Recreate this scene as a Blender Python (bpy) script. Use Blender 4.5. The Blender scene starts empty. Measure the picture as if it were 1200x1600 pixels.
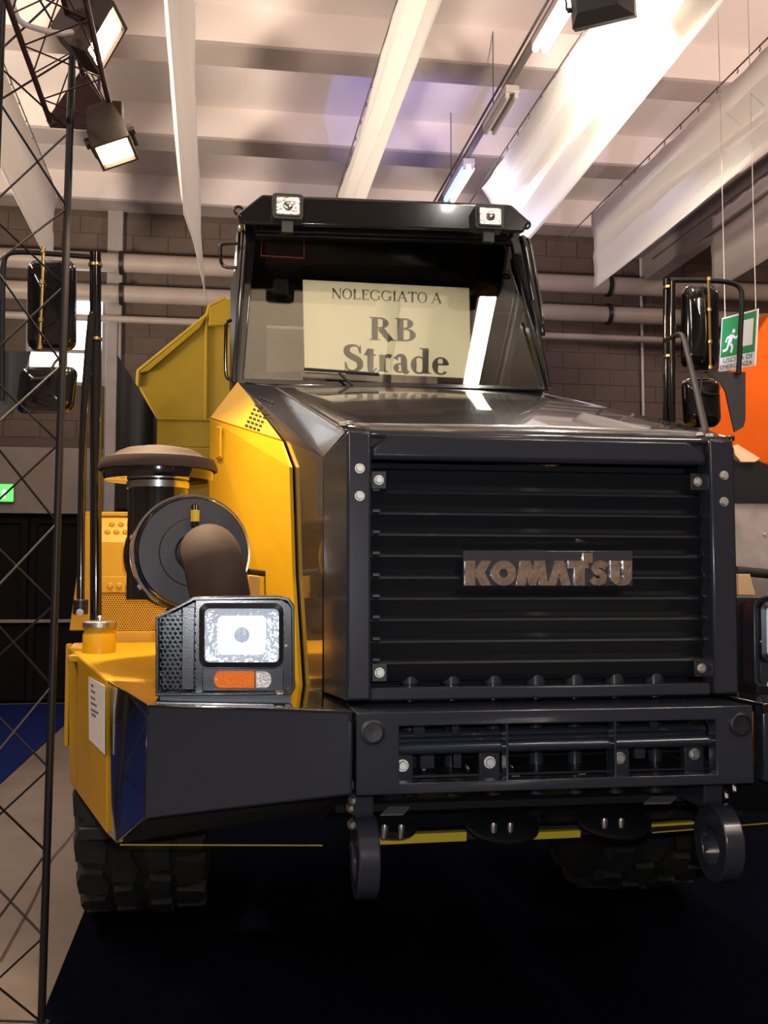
import bpy, bmesh, math, random
from mathutils import Vector, Matrix
random.seed(7)
R = math.radians
scene = bpy.context.scene
COL = scene.collection
# ------------------------------------------------------------------ camera
F = 1650.0                       # focal length in pixels of the 1200x1600 frame
YAW, PIT, CAMH = R(9.0), math.atan(115 / F), 1.65
cam_d = bpy.data.cameras.new('camera')
cam_d.sensor_fit = 'VERTICAL'; cam_d.sensor_height = 36.0; cam_d.sensor_width = 27.0
cam_d.lens = F / 1600 * 36.0
cam_d.clip_start = 0.05; cam_d.clip_end = 200
cam = bpy.data.objects.new('camera', cam_d)
cam.location = (0, 0, CAMH)
cam.rotation_euler = (math.pi / 2 + PIT, 0, -YAW)
COL.objects.link(cam); scene.camera = cam
# ------------------------------------------------------------------ world, exposure
w = bpy.data.worlds.new('hall_ambience'); scene.world = w; w.use_nodes = True
w.node_tree.nodes['Background'].inputs[0].default_value = (0.9, 0.72, 0.68, 1)
w.node_tree.nodes['Background'].inputs[1].default_value = 0.05
scene.view_settings.view_transform = 'Standard'
scene.view_settings.look = 'None'
scene.view_settings.gamma = 1.0
scene.view_settings.use_curve_mapping = False
scene.view_settings.exposure = 0.0
# ------------------------------------------------------------------ large lights
def area(name, loc, target, size, power, col, sizey=None):
    d = bpy.data.lights.new(name, 'AREA'); d.energy = power; d.color = col
    d.size = size
    if sizey: d.shape = 'RECTANGLE'; d.size_y = sizey
    o = bpy.data.objects.new(name, d); o.location = loc
    o.rotation_euler = (Vector(target) - Vector(loc)).to_track_quat('-Z', 'Y').to_euler()
    COL.objects.link(o); return o
def spot(name, loc, target, power, col, angle=80, blend=0.6, rad=0.06):
    d = bpy.data.lights.new(name, 'SPOT'); d.energy = power; d.color = col
    d.spot_size = R(angle); d.spot_blend = blend; d.shadow_soft_size = rad
    o = bpy.data.objects.new(name, d); o.location = loc
    o.rotation_euler = (Vector(target) - Vector(loc)).to_track_quat('-Z', 'Y').to_euler()
    COL.objects.link(o); return o
WARM = (1.0, 0.76, 0.50)
# the camera's own flash gun
spot('camera_flash', (0.03, 0.0, CAMH + 0.07), (0.62, 4.0, 1.93), 150, (0.90, 0.94, 1.0), 84, 0.25, 0.02)
# warm fill added for cab and windshield, placed unseen above the photographer
spot('cab_fill_lamp', (-0.35, 1.1, 3.75), (0.95, 5.6, 3.05), 600, (1.0, 0.80, 0.58), 38, 0.8, 0.08)
# unseen uplight added so windshield and hood reflect a bright roof
spot('reflection_uplight', (-0.45, 1.6, 4.0), (1.4, 2.5, 7.4), 800, (1.0, 0.84, 0.62), 62, 0.5, 0.08)
# unseen fill spots added left and right to brighten the hall roof
spot('roof_fill_lamp', (-5.0, 6.5, 2.4), (-2.0, 9.3, 7.4), 3500, (1.0, 0.83, 0.66), 112, 0.9, 0.7)
spot('roof_fill_lamp_right', (7.2, 5.5, 2.4), (4.5, 9.0, 7.4), 1900, (1.0, 0.80, 0.68), 112, 0.9, 0.7)
# area lights added out of view under the roof as general fill
for nm, x, y, pw in (('hall_fill_row', -4.5, 6.0, 260), ('hall_fill_row', 7.5, 8.5, 330), ('hall_fill_row', -5.0, -4.0, 380), ('hall_fill_row', 5.0, -4.0, 380)):
    area(nm, (x, y, 6.8), (x, y, 0), .3, pw, (1.0, 0.80, 0.68), 6.0)

# ------------------------------------------------------------------ survey: photo pixel + known depth -> place in the hall
def ray(u, v):
    a = (u - 600) / F; b = (800 - v) / F
    sy, cy, sp, cp = math.sin(YAW), math.cos(YAW), math.sin(PIT), math.cos(PIT)
    return Vector((sy * cp + a * cy - b * sy * sp, cy * cp - a * sy - b * cy * sp, sp + b * cp))
C0 = Vector((0, 0, CAMH))
def P(u, v, Y):
    d = ray(u, v); return C0 + d * (Y / d.y)
def PZ(u, v, Z):
    d = ray(u, v); return C0 + d * ((Z - CAMH) / d.z)
def PL(u, v, p0, n):
    d = ray(u, v); return C0 + d * ((Vector(p0) - C0).dot(n) / d.dot(n))

# ------------------------------------------------------------------ materials
MATS = {}
def mat(name, col, rough=0.5, metal=0.0, coat=0.0, emit=None, es=0.0, var=0.0, vscale=6.0, bump=0.0, bscale=40.0,
        col2=None, spec=0.5, trans=0.0, alpha=1.0, sheen=0.0):
    m = bpy.data.materials.new(name); m.use_nodes = True
    nt = m.node_tree; b = nt.nodes['Principled BSDF']
    b.inputs['Base Color'].default_value = (*col, 1); b.inputs['Roughness'].default_value = rough
    b.inputs['Metallic'].default_value = metal; b.inputs['Coat Weight'].default_value = coat
    b.inputs['Coat Roughness'].default_value = 0.04
    b.inputs['Specular IOR Level'].default_value = spec
    b.inputs['Transmission Weight'].default_value = trans
    b.inputs['Alpha'].default_value = alpha
    b.inputs['Sheen Weight'].default_value = sheen
    if emit: b.inputs['Emission Color'].default_value = (*emit, 1); b.inputs['Emission Strength'].default_value = es
    if var or col2 or bump:
        tc = nt.nodes.new('ShaderNodeTexCoord')
    if var or col2:
        n = nt.nodes.new('ShaderNodeTexNoise'); n.inputs['Scale'].default_value = vscale; n.inputs['Detail'].default_value = 5
        nt.links.new(tc.outputs['Object'], n.inputs['Vector'])
        cr = nt.nodes.new('ShaderNodeValToRGB')
        c2 = col2 if col2 else tuple(min(1, c * (1 + var)) for c in col)
        c1 = col if col2 else tuple(c * (1 - var) for c in col)
        cr.color_ramp.elements[0].position = 0.32; cr.color_ramp.elements[1].position = 0.68
        cr.color_ramp.elements[0].color = (*c1, 1); cr.color_ramp.elements[1].color = (*c2, 1)
        nt.links.new(n.outputs['Fac'], cr.inputs['Fac']); nt.links.new(cr.outputs['Color'], b.inputs['Base Color'])
    if bump:
        n2 = nt.nodes.new('ShaderNodeTexNoise'); n2.inputs['Scale'].default_value = bscale; n2.inputs['Detail'].default_value = 3
        nt.links.new(tc.outputs['Object'], n2.inputs['Vector'])
        bp = nt.nodes.new('ShaderNodeBump'); bp.inputs['Strength'].default_value = bump; bp.inputs['Distance'].default_value = 0.01
        nt.links.new(n2.outputs['Fac'], bp.inputs['Height']); nt.links.new(bp.outputs['Normal'], b.inputs['Normal'])
    MATS[name] = m; return m
def glassmat(name, tint, refl=0.07, rough=0.0):
    m = bpy.data.materials.new(name); m.use_nodes = True; nt = m.node_tree
    nt.nodes.remove(nt.nodes['Principled BSDF']); out = nt.nodes['Material Output']
    t = nt.nodes.new('ShaderNodeBsdfTransparent'); t.inputs[0].default_value = (*tint, 1)
    g = nt.nodes.new('ShaderNodeBsdfGlossy'); g.inputs['Roughness'].default_value = rough
    fr = nt.nodes.new('ShaderNodeFresnel'); fr.inputs['IOR'].default_value = 1.5
    mu = nt.nodes.new('ShaderNodeMath'); mu.operation = 'MULTIPLY'; mu.inputs[1].default_value = refl / 0.04
    mu.use_clamp = True
    mx = nt.nodes.new('ShaderNodeMixShader')
    nt.links.new(fr.outputs[0], mu.inputs[0]); nt.links.new(mu.outputs[0], mx.inputs[0])
    nt.links.new(t.outputs[0], mx.inputs[1]); nt.links.new(g.outputs[0], mx.inputs[2]); nt.links.new(mx.outputs[0], out.inputs[0])
    MATS[name] = m; return m
M = MATS
mat('charcoal', (0.024, 0.0255, 0.034), 0.22, 0, 0.1, bump=0.03, bscale=220)
mat('hood_paint', (0.035, 0.033, 0.034), 0.22, 0, 1.0, bump=0.012, bscale=9)
M['hood_paint'].node_tree.nodes['Principled BSDF'].inputs['Coat IOR'].default_value = 1.9
mat('bumper_paint', (0.018, 0.022, 0.031), 0.20, 0, 0.2, bump=0.03, bscale=260)
mat('gloss_black', (0.008, 0.008, 0.009), 0.12, 0, 0.9)
mat('satin_black', (0.012, 0.012, 0.013), 0.4)
mat('louver_black', (0.009, 0.010, 0.012), 0.32, 0, 0.3)
mat('rail_brown', (0.016, 0.012, 0.010), 0.55, spec=.35)
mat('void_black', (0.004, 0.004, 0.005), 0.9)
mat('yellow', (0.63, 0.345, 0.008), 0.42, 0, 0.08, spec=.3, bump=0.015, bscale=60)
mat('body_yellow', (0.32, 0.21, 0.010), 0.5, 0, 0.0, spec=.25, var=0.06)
mat('yellow_mark', (0.72, 0.50, 0.02), 0.5)
mat('rubber', (0.018, 0.018, 0.017), 0.75, bump=0.2, bscale=60, var=0.2)
mat('tread', (0.024, 0.023, 0.021), 0.8, bump=0.25, bscale=50, var=0.25)
mat('hose', (0.065, 0.041, 0.030), 0.8, spec=.25, bump=0.1, bscale=30, var=0.2)
mat('cap_plastic', (0.055, 0.034, 0.025), 0.7, spec=.25, var=0.12)
mat('disc_plastic', (0.045, 0.040, 0.045), 0.5, bump=0.08, bscale=90, var=0.15)
mat('steel', (0.62, 0.60, 0.56), 0.28, 1.0)
mat('zinc', (0.55, 0.53, 0.48), 0.38, 1.0, bump=0.2, bscale=120)
mat('brass', (0.75, 0.55, 0.22), 0.3, 1.0)
mat('chrome', (0.86, 0.84, 0.80), 0.07, 1.0)
mat('chrome_letter', (0.92, 0.88, 0.80), 0.08, 1.0, bump=1.0, bscale=13)
mat('badge_plate', (0.045, 0.042, 0.048), 0.22, 0.2, 0.6)
mat('plate_grey', (0.07, 0.065, 0.068), 0.45)
mat('paper', (0.86, 0.83, 0.74), 0.6)
mat('label_grey', (0.16, 0.15, 0.15), 0.6)
mat('ink', (0.03, 0.028, 0.028), 0.6)
mat('ink_grey', (0.08, 0.075, 0.07), 0.6)
mat('cab_inner', (0.007, 0.0065, 0.006), 0.8)
mat('seat_cloth', (0.006, 0.006, 0.006), 0.9)
mat('red_print', (0.25, 0.03, 0.02), 0.5)
mat('truss_paint', (0.055, 0.018, 0.017), 0.35, 0, 0.3)
mat('tower_paint', (0.014, 0.011, 0.011), 0.45, spec=.4)
mat('lamp_housing', (0.05, 0.03, 0.022), 0.5, 0, 0)
mat('lamp_black', (0.014, 0.013, 0.013), 0.5)
mat('halogen', (1, 0.9, 0.7), 0.3, emit=(1.0, 0.80, 0.50), es=28)
mat('tube_white', (1, 1, 1), 0.3, emit=(1.0, 0.93, 0.84), es=40)
mat('tube_lilac', (1, 1, 1), 0.3, emit=(0.86, 0.80, 1.0), es=30)
mat('tube_blue', (0.2, 0.25, 1), 0.3, emit=(0.10, 0.16, 1.0), es=7)
mat('fixture_white', (0.55, 0.50, 0.47), 0.45)
mat('track_grey', (0.16, 0.14, 0.13), 0.45)
mat('drape', (0.80, 0.77, 0.75), 0.75, bump=0.04, bscale=200, sheen=0.2)
mat('wire', (0.12, 0.10, 0.09), 0.5)
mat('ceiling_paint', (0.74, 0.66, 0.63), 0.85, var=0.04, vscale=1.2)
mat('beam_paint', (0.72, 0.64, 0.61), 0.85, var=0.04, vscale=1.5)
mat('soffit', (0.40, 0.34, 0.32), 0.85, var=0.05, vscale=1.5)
mat('block', (0.12, 0.086, 0.068), 0.9, var=0.12, vscale=3, bump=0.25, bscale=40)
mat('mortar', (0.098, 0.072, 0.058), 0.95)
mat('concrete', (0.25, 0.21, 0.185), 0.9, var=0.12, vscale=1.5, bump=0.1, bscale=20)
mat('pipe_paint', (0.42, 0.35, 0.30), 0.45, var=0.1, vscale=2)
mat('gate_black', (0.007, 0.006, 0.006), 0.8, spec=.15)
mat('grey_steel', (0.30, 0.27, 0.26), 0.5, var=0.1)
mat('carpet_dark', (0.0040, 0.0045, 0.0085), 1.0, spec=0.0, bump=0.5, bscale=400, var=0.2, vscale=30)
mat('carpet_blue', (0.010, 0.020, 0.11), 1.0, spec=0.05, bump=0.5, bscale=300, var=0.15, vscale=20)
mat('window_day', (0.8, 0.9, 1), 0.4, emit=(0.90, 0.96, 1.0), es=4.0)
mat('orange', (0.52, 0.085, 0.004), 0.75, 0, 0.0, spec=.1, var=0.05)
mat('machine_grey', (0.42, 0.37, 0.36), 0.6, var=0.25, vscale=3)
mat('cream_paint', (0.72, 0.50, 0.28), 0.5)
mat('sign_green', (0.005, 0.22, 0.045), 0.4)
mat('sign_white', (0.72, 0.72, 0.70), 0.4)
mat('exit_glow', (0.1, 0.9, 0.2), 0.4, emit=(0.10, 1.0, 0.12), es=1.5)
mat('exit_glow_white', (0.8, 1, 0.8), 0.4, emit=(0.7, 1.0, 0.7), es=2.0)
mat('amber', (0.92, 0.19, 0.004), 0.35, 0, 0.1, spec=.25, bump=0.3, bscale=160)
mat('clear_plastic', (0.55, 0.52, 0.50), 0.2, 0.3, 0.6, bump=0.3, bscale=160)
mat('lamp_reflector', (0.85, 0.85, 0.85), 0.22, 1.0, bump=0.5, bscale=55)
mat('headlamp_flash_dim', (0.75, 0.78, 0.85), 0.15, 0.8, emit=(0.84, 0.92, 1.0), es=0.45, bump=0.6, bscale=45)  # emission painted in for flash glare thrown back by the headlamp
mat('headlamp_flash_hot', (0.8, 0.84, 0.9), 0.15, 0.7, emit=(0.84, 0.92, 1.0), es=1.5, bump=0.6, bscale=45)  # same painted flash glare, stronger for the centre
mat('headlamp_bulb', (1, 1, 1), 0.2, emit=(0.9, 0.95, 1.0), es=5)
mat('cable_white', (0.62, 0.55, 0.52), 0.5)
mat('cable_brown', (0.10, 0.05, 0.035), 0.7)
mat('silicone_red', (0.25, 0.02, 0.01), 0.5)
glassmat('windshield_glass', (0.94, 0.95, 0.90), 0.09)
glassmat('lens_glass', (0.97, 0.98, 1.0), 0.05, 0.02)
def floor_material():
    m = bpy.data.materials.new('hall_floor'); m.use_nodes = True; nt = m.node_tree; b = nt.nodes['Principled BSDF']
    tc = nt.nodes.new('ShaderNodeTexCoord')
    n = nt.nodes.new('ShaderNodeTexNoise'); n.inputs['Scale'].default_value = 1.3; n.inputs['Detail'].default_value = 8
    n.inputs['Roughness'].default_value = 0.65
    nt.links.new(tc.outputs['Object'], n.inputs['Vector'])
    cr = nt.nodes.new('ShaderNodeValToRGB')
    cr.color_ramp.elements[0].position = 0.3; cr.color_ramp.elements[0].color = (0.145, 0.112, 0.088, 1)
    cr.color_ramp.elements[1].position = 0.75; cr.color_ramp.elements[1].color = (0.25, 0.20, 0.165, 1)
    nt.links.new(n.outputs['Fac'], cr.inputs['Fac']); nt.links.new(cr.outputs['Color'], b.inputs['Base Color'])
    b.inputs['Roughness'].default_value = 0.6
    M['hall_floor'] = m
floor_material()

# ------------------------------------------------------------------ mesh builder
class MB:
    def __init__(s): s.v = []; s.f = []
    def add(s, vs, fs):
        o = len(s.v); s.v += [Vector(p) for p in vs]; s.f += [tuple(i + o for i in f) for f in fs]; return s
    def box(s, a, b):
        x0, y0, z0 = a; x1, y1, z1 = b
        x0, x1 = min(x0, x1), max(x0, x1); y0, y1 = min(y0, y1), max(y0, y1); z0, z1 = min(z0, z1), max(z0, z1)
        return s.add([(x0,y0,z0),(x1,y0,z0),(x1,y1,z0),(x0,y1,z0),(x0,y0,z1),(x1,y0,z1),(x1,y1,z1),(x0,y1,z1)],
                     [(0,3,2,1),(4,5,6,7),(0,1,5,4),(1,2,6,5),(2,3,7,6),(3,0,4,7)])
    def prism(s, pts, off):
        n = len(pts); off = Vector(off); pts = [Vector(p) for p in pts]
        nn = Vector((0,0,0))
        for i in range(n):
            a, b = pts[i], pts[(i+1) % n]; nn += a.cross(b)
        fr = list(range(n)); bk = list(range(n, 2*n))
        if nn.dot(off) > 0: fr = fr[::-1]; sd = [(i, (i+1) % n, (i+1) % n + n, i + n) for i in range(n)]
        else: bk = bk[::-1]; sd = [((i+1) % n, i, i + n, (i+1) % n + n) for i in range(n)]
        return s.add(pts + [p + off for p in pts], [tuple(fr), tuple(bk)] + sd)
    def tube(s, path, r, n=10, caps=True):
        path = [Vector(p) for p in path]; m = len(path)
        rs = r if isinstance(r, (list, tuple)) else [r] * m
        t0 = (path[1] - path[0]).normalized()
        up = Vector((0,0,1)) if abs(t0.z) < 0.9 else Vector((1,0,0))
        a = t0.cross(up).normalized(); vs = []
        for i in range(m):
            if i == 0: t = path[1] - path[0]
            elif i == m - 1: t = path[-1] - path[-2]
            else: t = (path[i+1] - path[i]).normalized() + (path[i] - path[i-1]).normalized()
            t.normalize(); a = (a - t * a.dot(t)).normalized(); b = t.cross(a)
            for k in range(n):
                an = 2 * math.pi * k / n
                vs.append(path[i] + (a * math.cos(an) + b * math.sin(an)) * rs[i])
        fs = []
        for i in range(m - 1):
            for k in range(n):
                k2 = (k + 1) % n
                fs.append((i*n+k, i*n+k2, (i+1)*n+k2, (i+1)*n+k))
        if caps: fs += [tuple(range(n))[::-1], tuple(range((m-1)*n, m*n))]
        return s.add(vs, fs)
    def lathe(s, prof, o, axis, n=32, caps=False):
        o = Vector(o); ax = Vector(axis).normalized()
        up = Vector((0,0,1)) if abs(ax.z) < 0.9 else Vector((1,0,0))
        a = ax.cross(up).normalized(); b = ax.cross(a); vs = []; m = len(prof)
        for r, h in prof:
            for k in range(n):
                an = 2 * math.pi * k / n
                vs.append(o + ax * h + (a * math.cos(an) + b * math.sin(an)) * r)
        fs = [(i*n+k, i*n+(k+1) % n, (i+1)*n+(k+1) % n, (i+1)*n+k) for i in range(m-1) for k in range(n)]
        if caps: fs += [tuple(range(n))[::-1], tuple(range((m-1)*n, m*n))]
        return s.add(vs, fs)
    def grid_plate(s, xs, zs, holes, y0, y1, fn=None):
        """plate in xz between y0 (front) and y1 (back), open where (i,j) in holes"""
        nx, nz = len(xs), len(zs); vs = []
        for y in (y0, y1):
            for j in range(nz):
                for i in range(nx):
                    vs.append((xs[i], y, zs[j]))
        def id_(i, j, k): return k * nx * nz + j * nx + i
        fs = []
        solid = lambda i, j: 0 <= i < nx-1 and 0 <= j < nz-1 and (i, j) not in holes
        for i in range(nx-1):
            for j in range(nz-1):
                if not solid(i, j): continue
                fs.append((id_(i,j,0), id_(i+1,j,0), id_(i+1,j+1,0), id_(i,j+1,0)))
                fs.append((id_(i,j,1), id_(i,j+1,1), id_(i+1,j+1,1), id_(i+1,j,1)))
                if not solid(i-1, j): fs.append((id_(i,j,1), id_(i,j,0), id_(i,j+1,0), id_(i,j+1,1)))
                if not solid(i+1, j): fs.append((id_(i+1,j,0), id_(i+1,j,1), id_(i+1,j+1,1), id_(i+1,j+1,0)))
                if not solid(i, j-1): fs.append((id_(i,j,1), id_(i+1,j,1), id_(i+1,j,0), id_(i,j,0)))
                if not solid(i, j+1): fs.append((id_(i,j+1,0), id_(i+1,j+1,0), id_(i+1,j+1,1), id_(i,j+1,1)))
        if fn: vs = [fn(Vector(p)) for p in vs]
        return s.add(vs, fs)
    def mirror(s, xc):
        s.v = [Vector((2*xc - p.x, p.y, p.z)) for p in s.v]; s.f = [f[::-1] for f in s.f]; return s
    def build(s, name, m, parent=None, smooth=False, bevel=0.0, seg=2, origin=None, weld=False):
        me = bpy.data.meshes.new(name)
        if origin is None:
            lo = Vector((min(p.x for p in s.v), min(p.y for p in s.v), min(p.z for p in s.v)))
            hi = Vector((max(p.x for p in s.v), max(p.y for p in s.v), max(p.z for p in s.v)))
            origin = (lo + hi) / 2; origin.z = lo.z if parent is None else origin.z
        origin = Vector(origin)
        me.from_pydata([tuple(p - origin) for p in s.v], [], s.f); me.update()
        if weld:
            bm = bmesh.new(); bm.from_mesh(me); bmesh.ops.remove_doubles(bm, verts=bm.verts, dist=1e-5)
            bmesh.ops.recalc_face_normals(bm, faces=bm.faces); bm.to_mesh(me); bm.free()
        me.materials.append(M[m])
        o = bpy.data.objects.new(name, me); COL.objects.link(o)
        place(o, origin, parent)
        if smooth:
            for p in me.polygons: p.use_smooth = True
            me.set_sharp_from_angle(angle=R(38))
        if bevel:
            b = o.modifiers.new('edge', 'BEVEL'); b.width = bevel; b.segments = seg; b.limit_method = 'ANGLE'; b.angle_limit = R(35)
            b.harden_normals = False
            for p in me.polygons: p.use_smooth = True
            me.set_sharp_from_angle(angle=R(50))
        return o
WL = {}
def place(o, loc, parent):
    loc = Vector(loc); WL[o.name] = loc
    if parent is not None:
        o.parent = parent; o.location = loc - WL[parent.name]
    else: o.location = loc
def tag(o, label=None, cat=None, group=None, kind=None):
    if label: o['label'] = label
    if cat: o['category'] = cat
    if group: o['group'] = group
    if kind: o['kind'] = kind
    return o
def thing(name, loc, label, cat, group=None):
    o = bpy.data.objects.new(name, None); o.empty_display_size = 0.1; COL.objects.link(o)
    place(o, loc, None); tag(o, label, cat, group); return o
def struct(o): o['kind'] = 'structure'; return o
def share(name, data, loc, parent, rot=None, scale=None):
    o = bpy.data.objects.new(name, data); COL.objects.link(o); place(o, loc, parent)
    if rot is not None: o.rotation_mode = 'QUATERNION'; o.rotation_quaternion = rot
    if scale: o.scale = scale
    return o
def arc2(cx, cy, r, a0, a1, n): return [(cx + r*math.cos(R(a0+(a1-a0)*i/n)), cy + r*math.sin(R(a0+(a1-a0)*i/n))) for i in range(n+1)]
def rrect(x0, x1, y0, y1, r, n=4):
    return arc2(x1-r, y1-r, r, 0, 90, n) + arc2(x0+r, y1-r, r, 90, 180, n) + arc2(x0+r, y0+r, r, 180, 270, n) + arc2(x1-r, y0+r, r, 270, 360, n)
def smoothpath(pts, it=2):
    pts = [Vector(p) for p in pts]
    for _ in range(it):
        q = [pts[0]]
        for a, b in zip(pts[:-1], pts[1:]): q += [a * .75 + b * .25, a * .25 + b * .75]
        q.append(pts[-1]); pts = q
    return pts
# bolt: hexagon head on a round washer, one mesh shared by all
def bolt_mesh(mname):
    b = MB(); b.lathe([(0, 0.0), (1.25, 0.0), (1.25, 0.22), (0, 0.22)], (0,0,0), (0,0,1), 14)
    b.lathe([(1.0, 0.22), (1.0, 0.72), (0.86, 0.82), (0, 0.82)], (0,0,0), (0,0,1), 6)
    me = bpy.data.meshes.new('bolt'); me.from_pydata([tuple(p) for p in b.v], [], b.f); me.materials.append(M[mname]); return me
BOLT = bolt_mesh('zinc')
def bolt(loc, direction, r, parent, name='bolt'):
    q = Vector(direction).to_track_quat('Z', 'Y')
    return share(name, BOLT, loc, parent, q, (r, r, r))
FWD = Vector((0, -1, 0))

# ================================================================== THE HALL
WALLY = 15.5; ZB = 7.07; ZS = 7.46; X0, X1, YN = -11.0, 13.0, -9.0
b = MB().box((X0, YN, -0.2), (X1, WALLY + 0.3, 0)); struct(b.build('floor', 'hall_floor'))
ceil = struct(MB().box((X0, YN, ZS), (X1, WALLY + 0.3, ZS + 0.2)).build('ceiling', 'ceiling_paint'))
by = 15.0; k = 0
while by > YN:
    # tapered downstand rib of the precast roof
    pts = [(0, by, ZB + .03), (0, by + 0.42, ZB + .03), (0, by + 0.5, ZS), (0, by - 0.06, ZS)]
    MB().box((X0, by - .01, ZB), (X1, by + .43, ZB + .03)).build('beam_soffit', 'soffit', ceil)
    MB().prism([(X0, p[1], p[2]) for p in pts], (X1 - X0, 0, 0)).build('beam', 'beam_paint', ceil)
    by -= 2.30
struct(MB().box((X0 - 0.2, YN, 0), (X0, WALLY, ZS)).build('wall_left', 'concrete'))
struct(MB().box((X1, YN, 0), (X1 + 0.2, WALLY, ZS)).build('wall_right', 'concrete'))
struct(MB().box((X0, YN - 0.2, 0), (X1, YN, ZS)).build('wall_front', 'concrete'))
# --- rear wall of concrete blocks, with a window opening and a gate opening
WX0, WX1 = P(40, 500, WALLY).x, P(166, 500, WALLY).x
WZ0, WZ1 = P(100, 602, WALLY).z, P(100, 440, WALLY).z
GX1 = P(172, 900, WALLY).x; GZ1 = P(60, 803, WALLY).z; LZ1 = P(60, 700, WALLY).z
wall = struct(MB().grid_plate([X0, GX1 - 7, WX0, WX1, GX1, X1], [0, GZ1, WZ0, WZ1, ZS],
              {(1, 0), (2, 0), (3, 0), (2, 2)}, WALLY - 0.008, WALLY + 0.3).build('wall_back', 'mortar'))
bw, bh = 0.50, 0.25
blk = MB().box((-bw/2 + .007, 0, .007), (bw/2 - .007, 0.05, bh - .007))
bme = bpy.data.meshes.new('block'); bme.from_pydata([tuple(p) for p in blk.v], [], blk.f); bme.materials.append(M['block'])
def proj(p):
    d = Vector(p) - C0
    sy, cy, sp, cp = math.sin(YAW), math.cos(YAW), math.sin(PIT), math.cos(PIT)
    ww = d.x*sy*cp + d.y*cy*cp + d.z*sp
    return 600 + F*(d.x*cy - d.y*sy)/ww, 800 - F*(-d.x*sy*sp - d.y*cy*sp + d.z*cp)/ww
SEEN = [(835, 360, 1110, 690), (95, 335, 385, 405), (-10, 590, 190, 705), (180, 480, 350, 640)]
rest = MB(); nb = 0
for j in range(int(ZS / bh)):
    z = j * bh
    for i in range(-14, 22):
        x = i * bw + (bw / 2 if j % 2 else 0)
        if x - bw/2 < X0 + .3 or x + bw/2 > X1 - .1 or z + bh > ZB + .1: continue
        if x + bw/2 > WX0 - .05 and x - bw/2 < WX1 + .05 and z + bh > WZ0 - .02 and z < WZ1 + .02: continue
        if x - bw/2 < GX1 + .02 and z < LZ1: continue
        u, v = proj((x, WALLY, z + bh/2))
        if any(a - 20 < u < c + 20 and bb - 10 < v < d + 10 for a, bb, c, d in SEEN) and nb < 298:
            share('block', bme, (x, WALLY - 0.02 + random.uniform(-.004, .004), z), wall); nb += 1
        else:
            rest.box((x - bw/2 + .007, WALLY - .02, z + .007), (x + bw/2 - .007, WALLY + .03, z + bh - .007))
tag(rest.build('block_field', 'block', wall), kind='stuff')
print('blocks', nb)
# concrete lintel over the gate and the gate itself
struct(MB().box((GX1 - 7, WALLY - 0.08, GZ1), (GX1, WALLY + 0.05, LZ1)).build('trim_1', 'concrete', bevel=0.01))
gate = struct(MB().box((GX1 - 7, WALLY + 0.1, 0), (GX1, WALLY + 0.16, GZ1)).build('door_1', 'gate_black'))
for i in range(6):
    x = GX1 - 0.05 - i * 1.1
    MB().grid_plate([x - 1.06, x - 0.98, x - 0.08, x], [0.05, 0.13, GZ1 - .13, GZ1 - .05], {(1, 1)}, WALLY + 0.05, WALLY + 0.1).build('panel_frame', 'gate_black', gate)
MB().box((GX1 - 7, WALLY + 0.02, P(60, 973, WALLY).z), (GX1, WALLY + 0.09, P(60, 968, WALLY).z)).build('push_bar', 'grey_steel', gate)
# vertical steel edge trim right of the window
struct(MB().box((P(167, 600, WALLY).x, WALLY - .18, P(170, 803, WALLY).z), (P(184, 600, WALLY).x, WALLY - .02, P(170, 505, WALLY).z)).build('trim_2', 'grey_steel', bevel=0.01))
# pilaster
struct(MB().box((P(169, 400, WALLY).x, WALLY - .14, WZ0 - 1), (P(193, 400, WALLY).x, WALLY - .02, ZB)).build('trim_3', 'grey_steel', bevel=0.01))
# window with daylight behind it
win = thing('window_1', ((WX0 + WX1)/2, WALLY, WZ0), None, None); win['kind'] = 'structure'
fx = [WX0, WX0 + .06]; cols = 2
for i in range(1, cols):
    xx = WX0 + (WX1 - WX0) * i / cols; fx += [xx - .025, xx + .025]
fx += [WX1 - .06, WX1]
fz = [WZ0, WZ0 + .06]; rows = 3
for i in range(1, rows):
    zz = WZ0 + (WZ1 - WZ0) * i / rows; fz += [zz - .025, zz + .025]
fz += [WZ1 - .06, WZ1]
holes = {(i, j) for i in range(1, len(fx) - 1, 2) for j in range(1, len(fz) - 1, 2)}
MB().grid_plate(fx, fz, holes, WALLY + .03, WALLY + .1).build('window_frame', 'grey_steel', win)
for (i, j) in sorted(holes):
    MB().box((fx[i], WALLY + .07, fz[j]), (fx[i+1], WALLY + .08, fz[j+1])).build('pane', 'window_day', win)
# green running-man lamp on the lintel
ex = thing('exit_lamp', P(4, 783, WALLY - .15), 'small glowing green emergency exit lamp on the concrete lintel over the black gate', 'exit lamp')
a, c = P(-18, 783, WALLY - .15), P(21, 757, WALLY - .15)
MB().box((a.x - .01, WALLY - .15, a.z - .01), (c.x + .01, WALLY - .08, c.z + .01)).build('case', 'grey_steel', ex)
MB().box((a.x, WALLY - .16, a.z), (c.x, WALLY - .149, c.z)).build('glowing_face', 'exit_glow', ex)
MB().prism([P(2, 779, WALLY - .161), P(8, 779, WALLY - .161), P(10, 765, WALLY - .161), P(4, 765, WALLY - .161)], (0, -.004, 0)).build('pictogram', 'exit_glow_white', ex)
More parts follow.
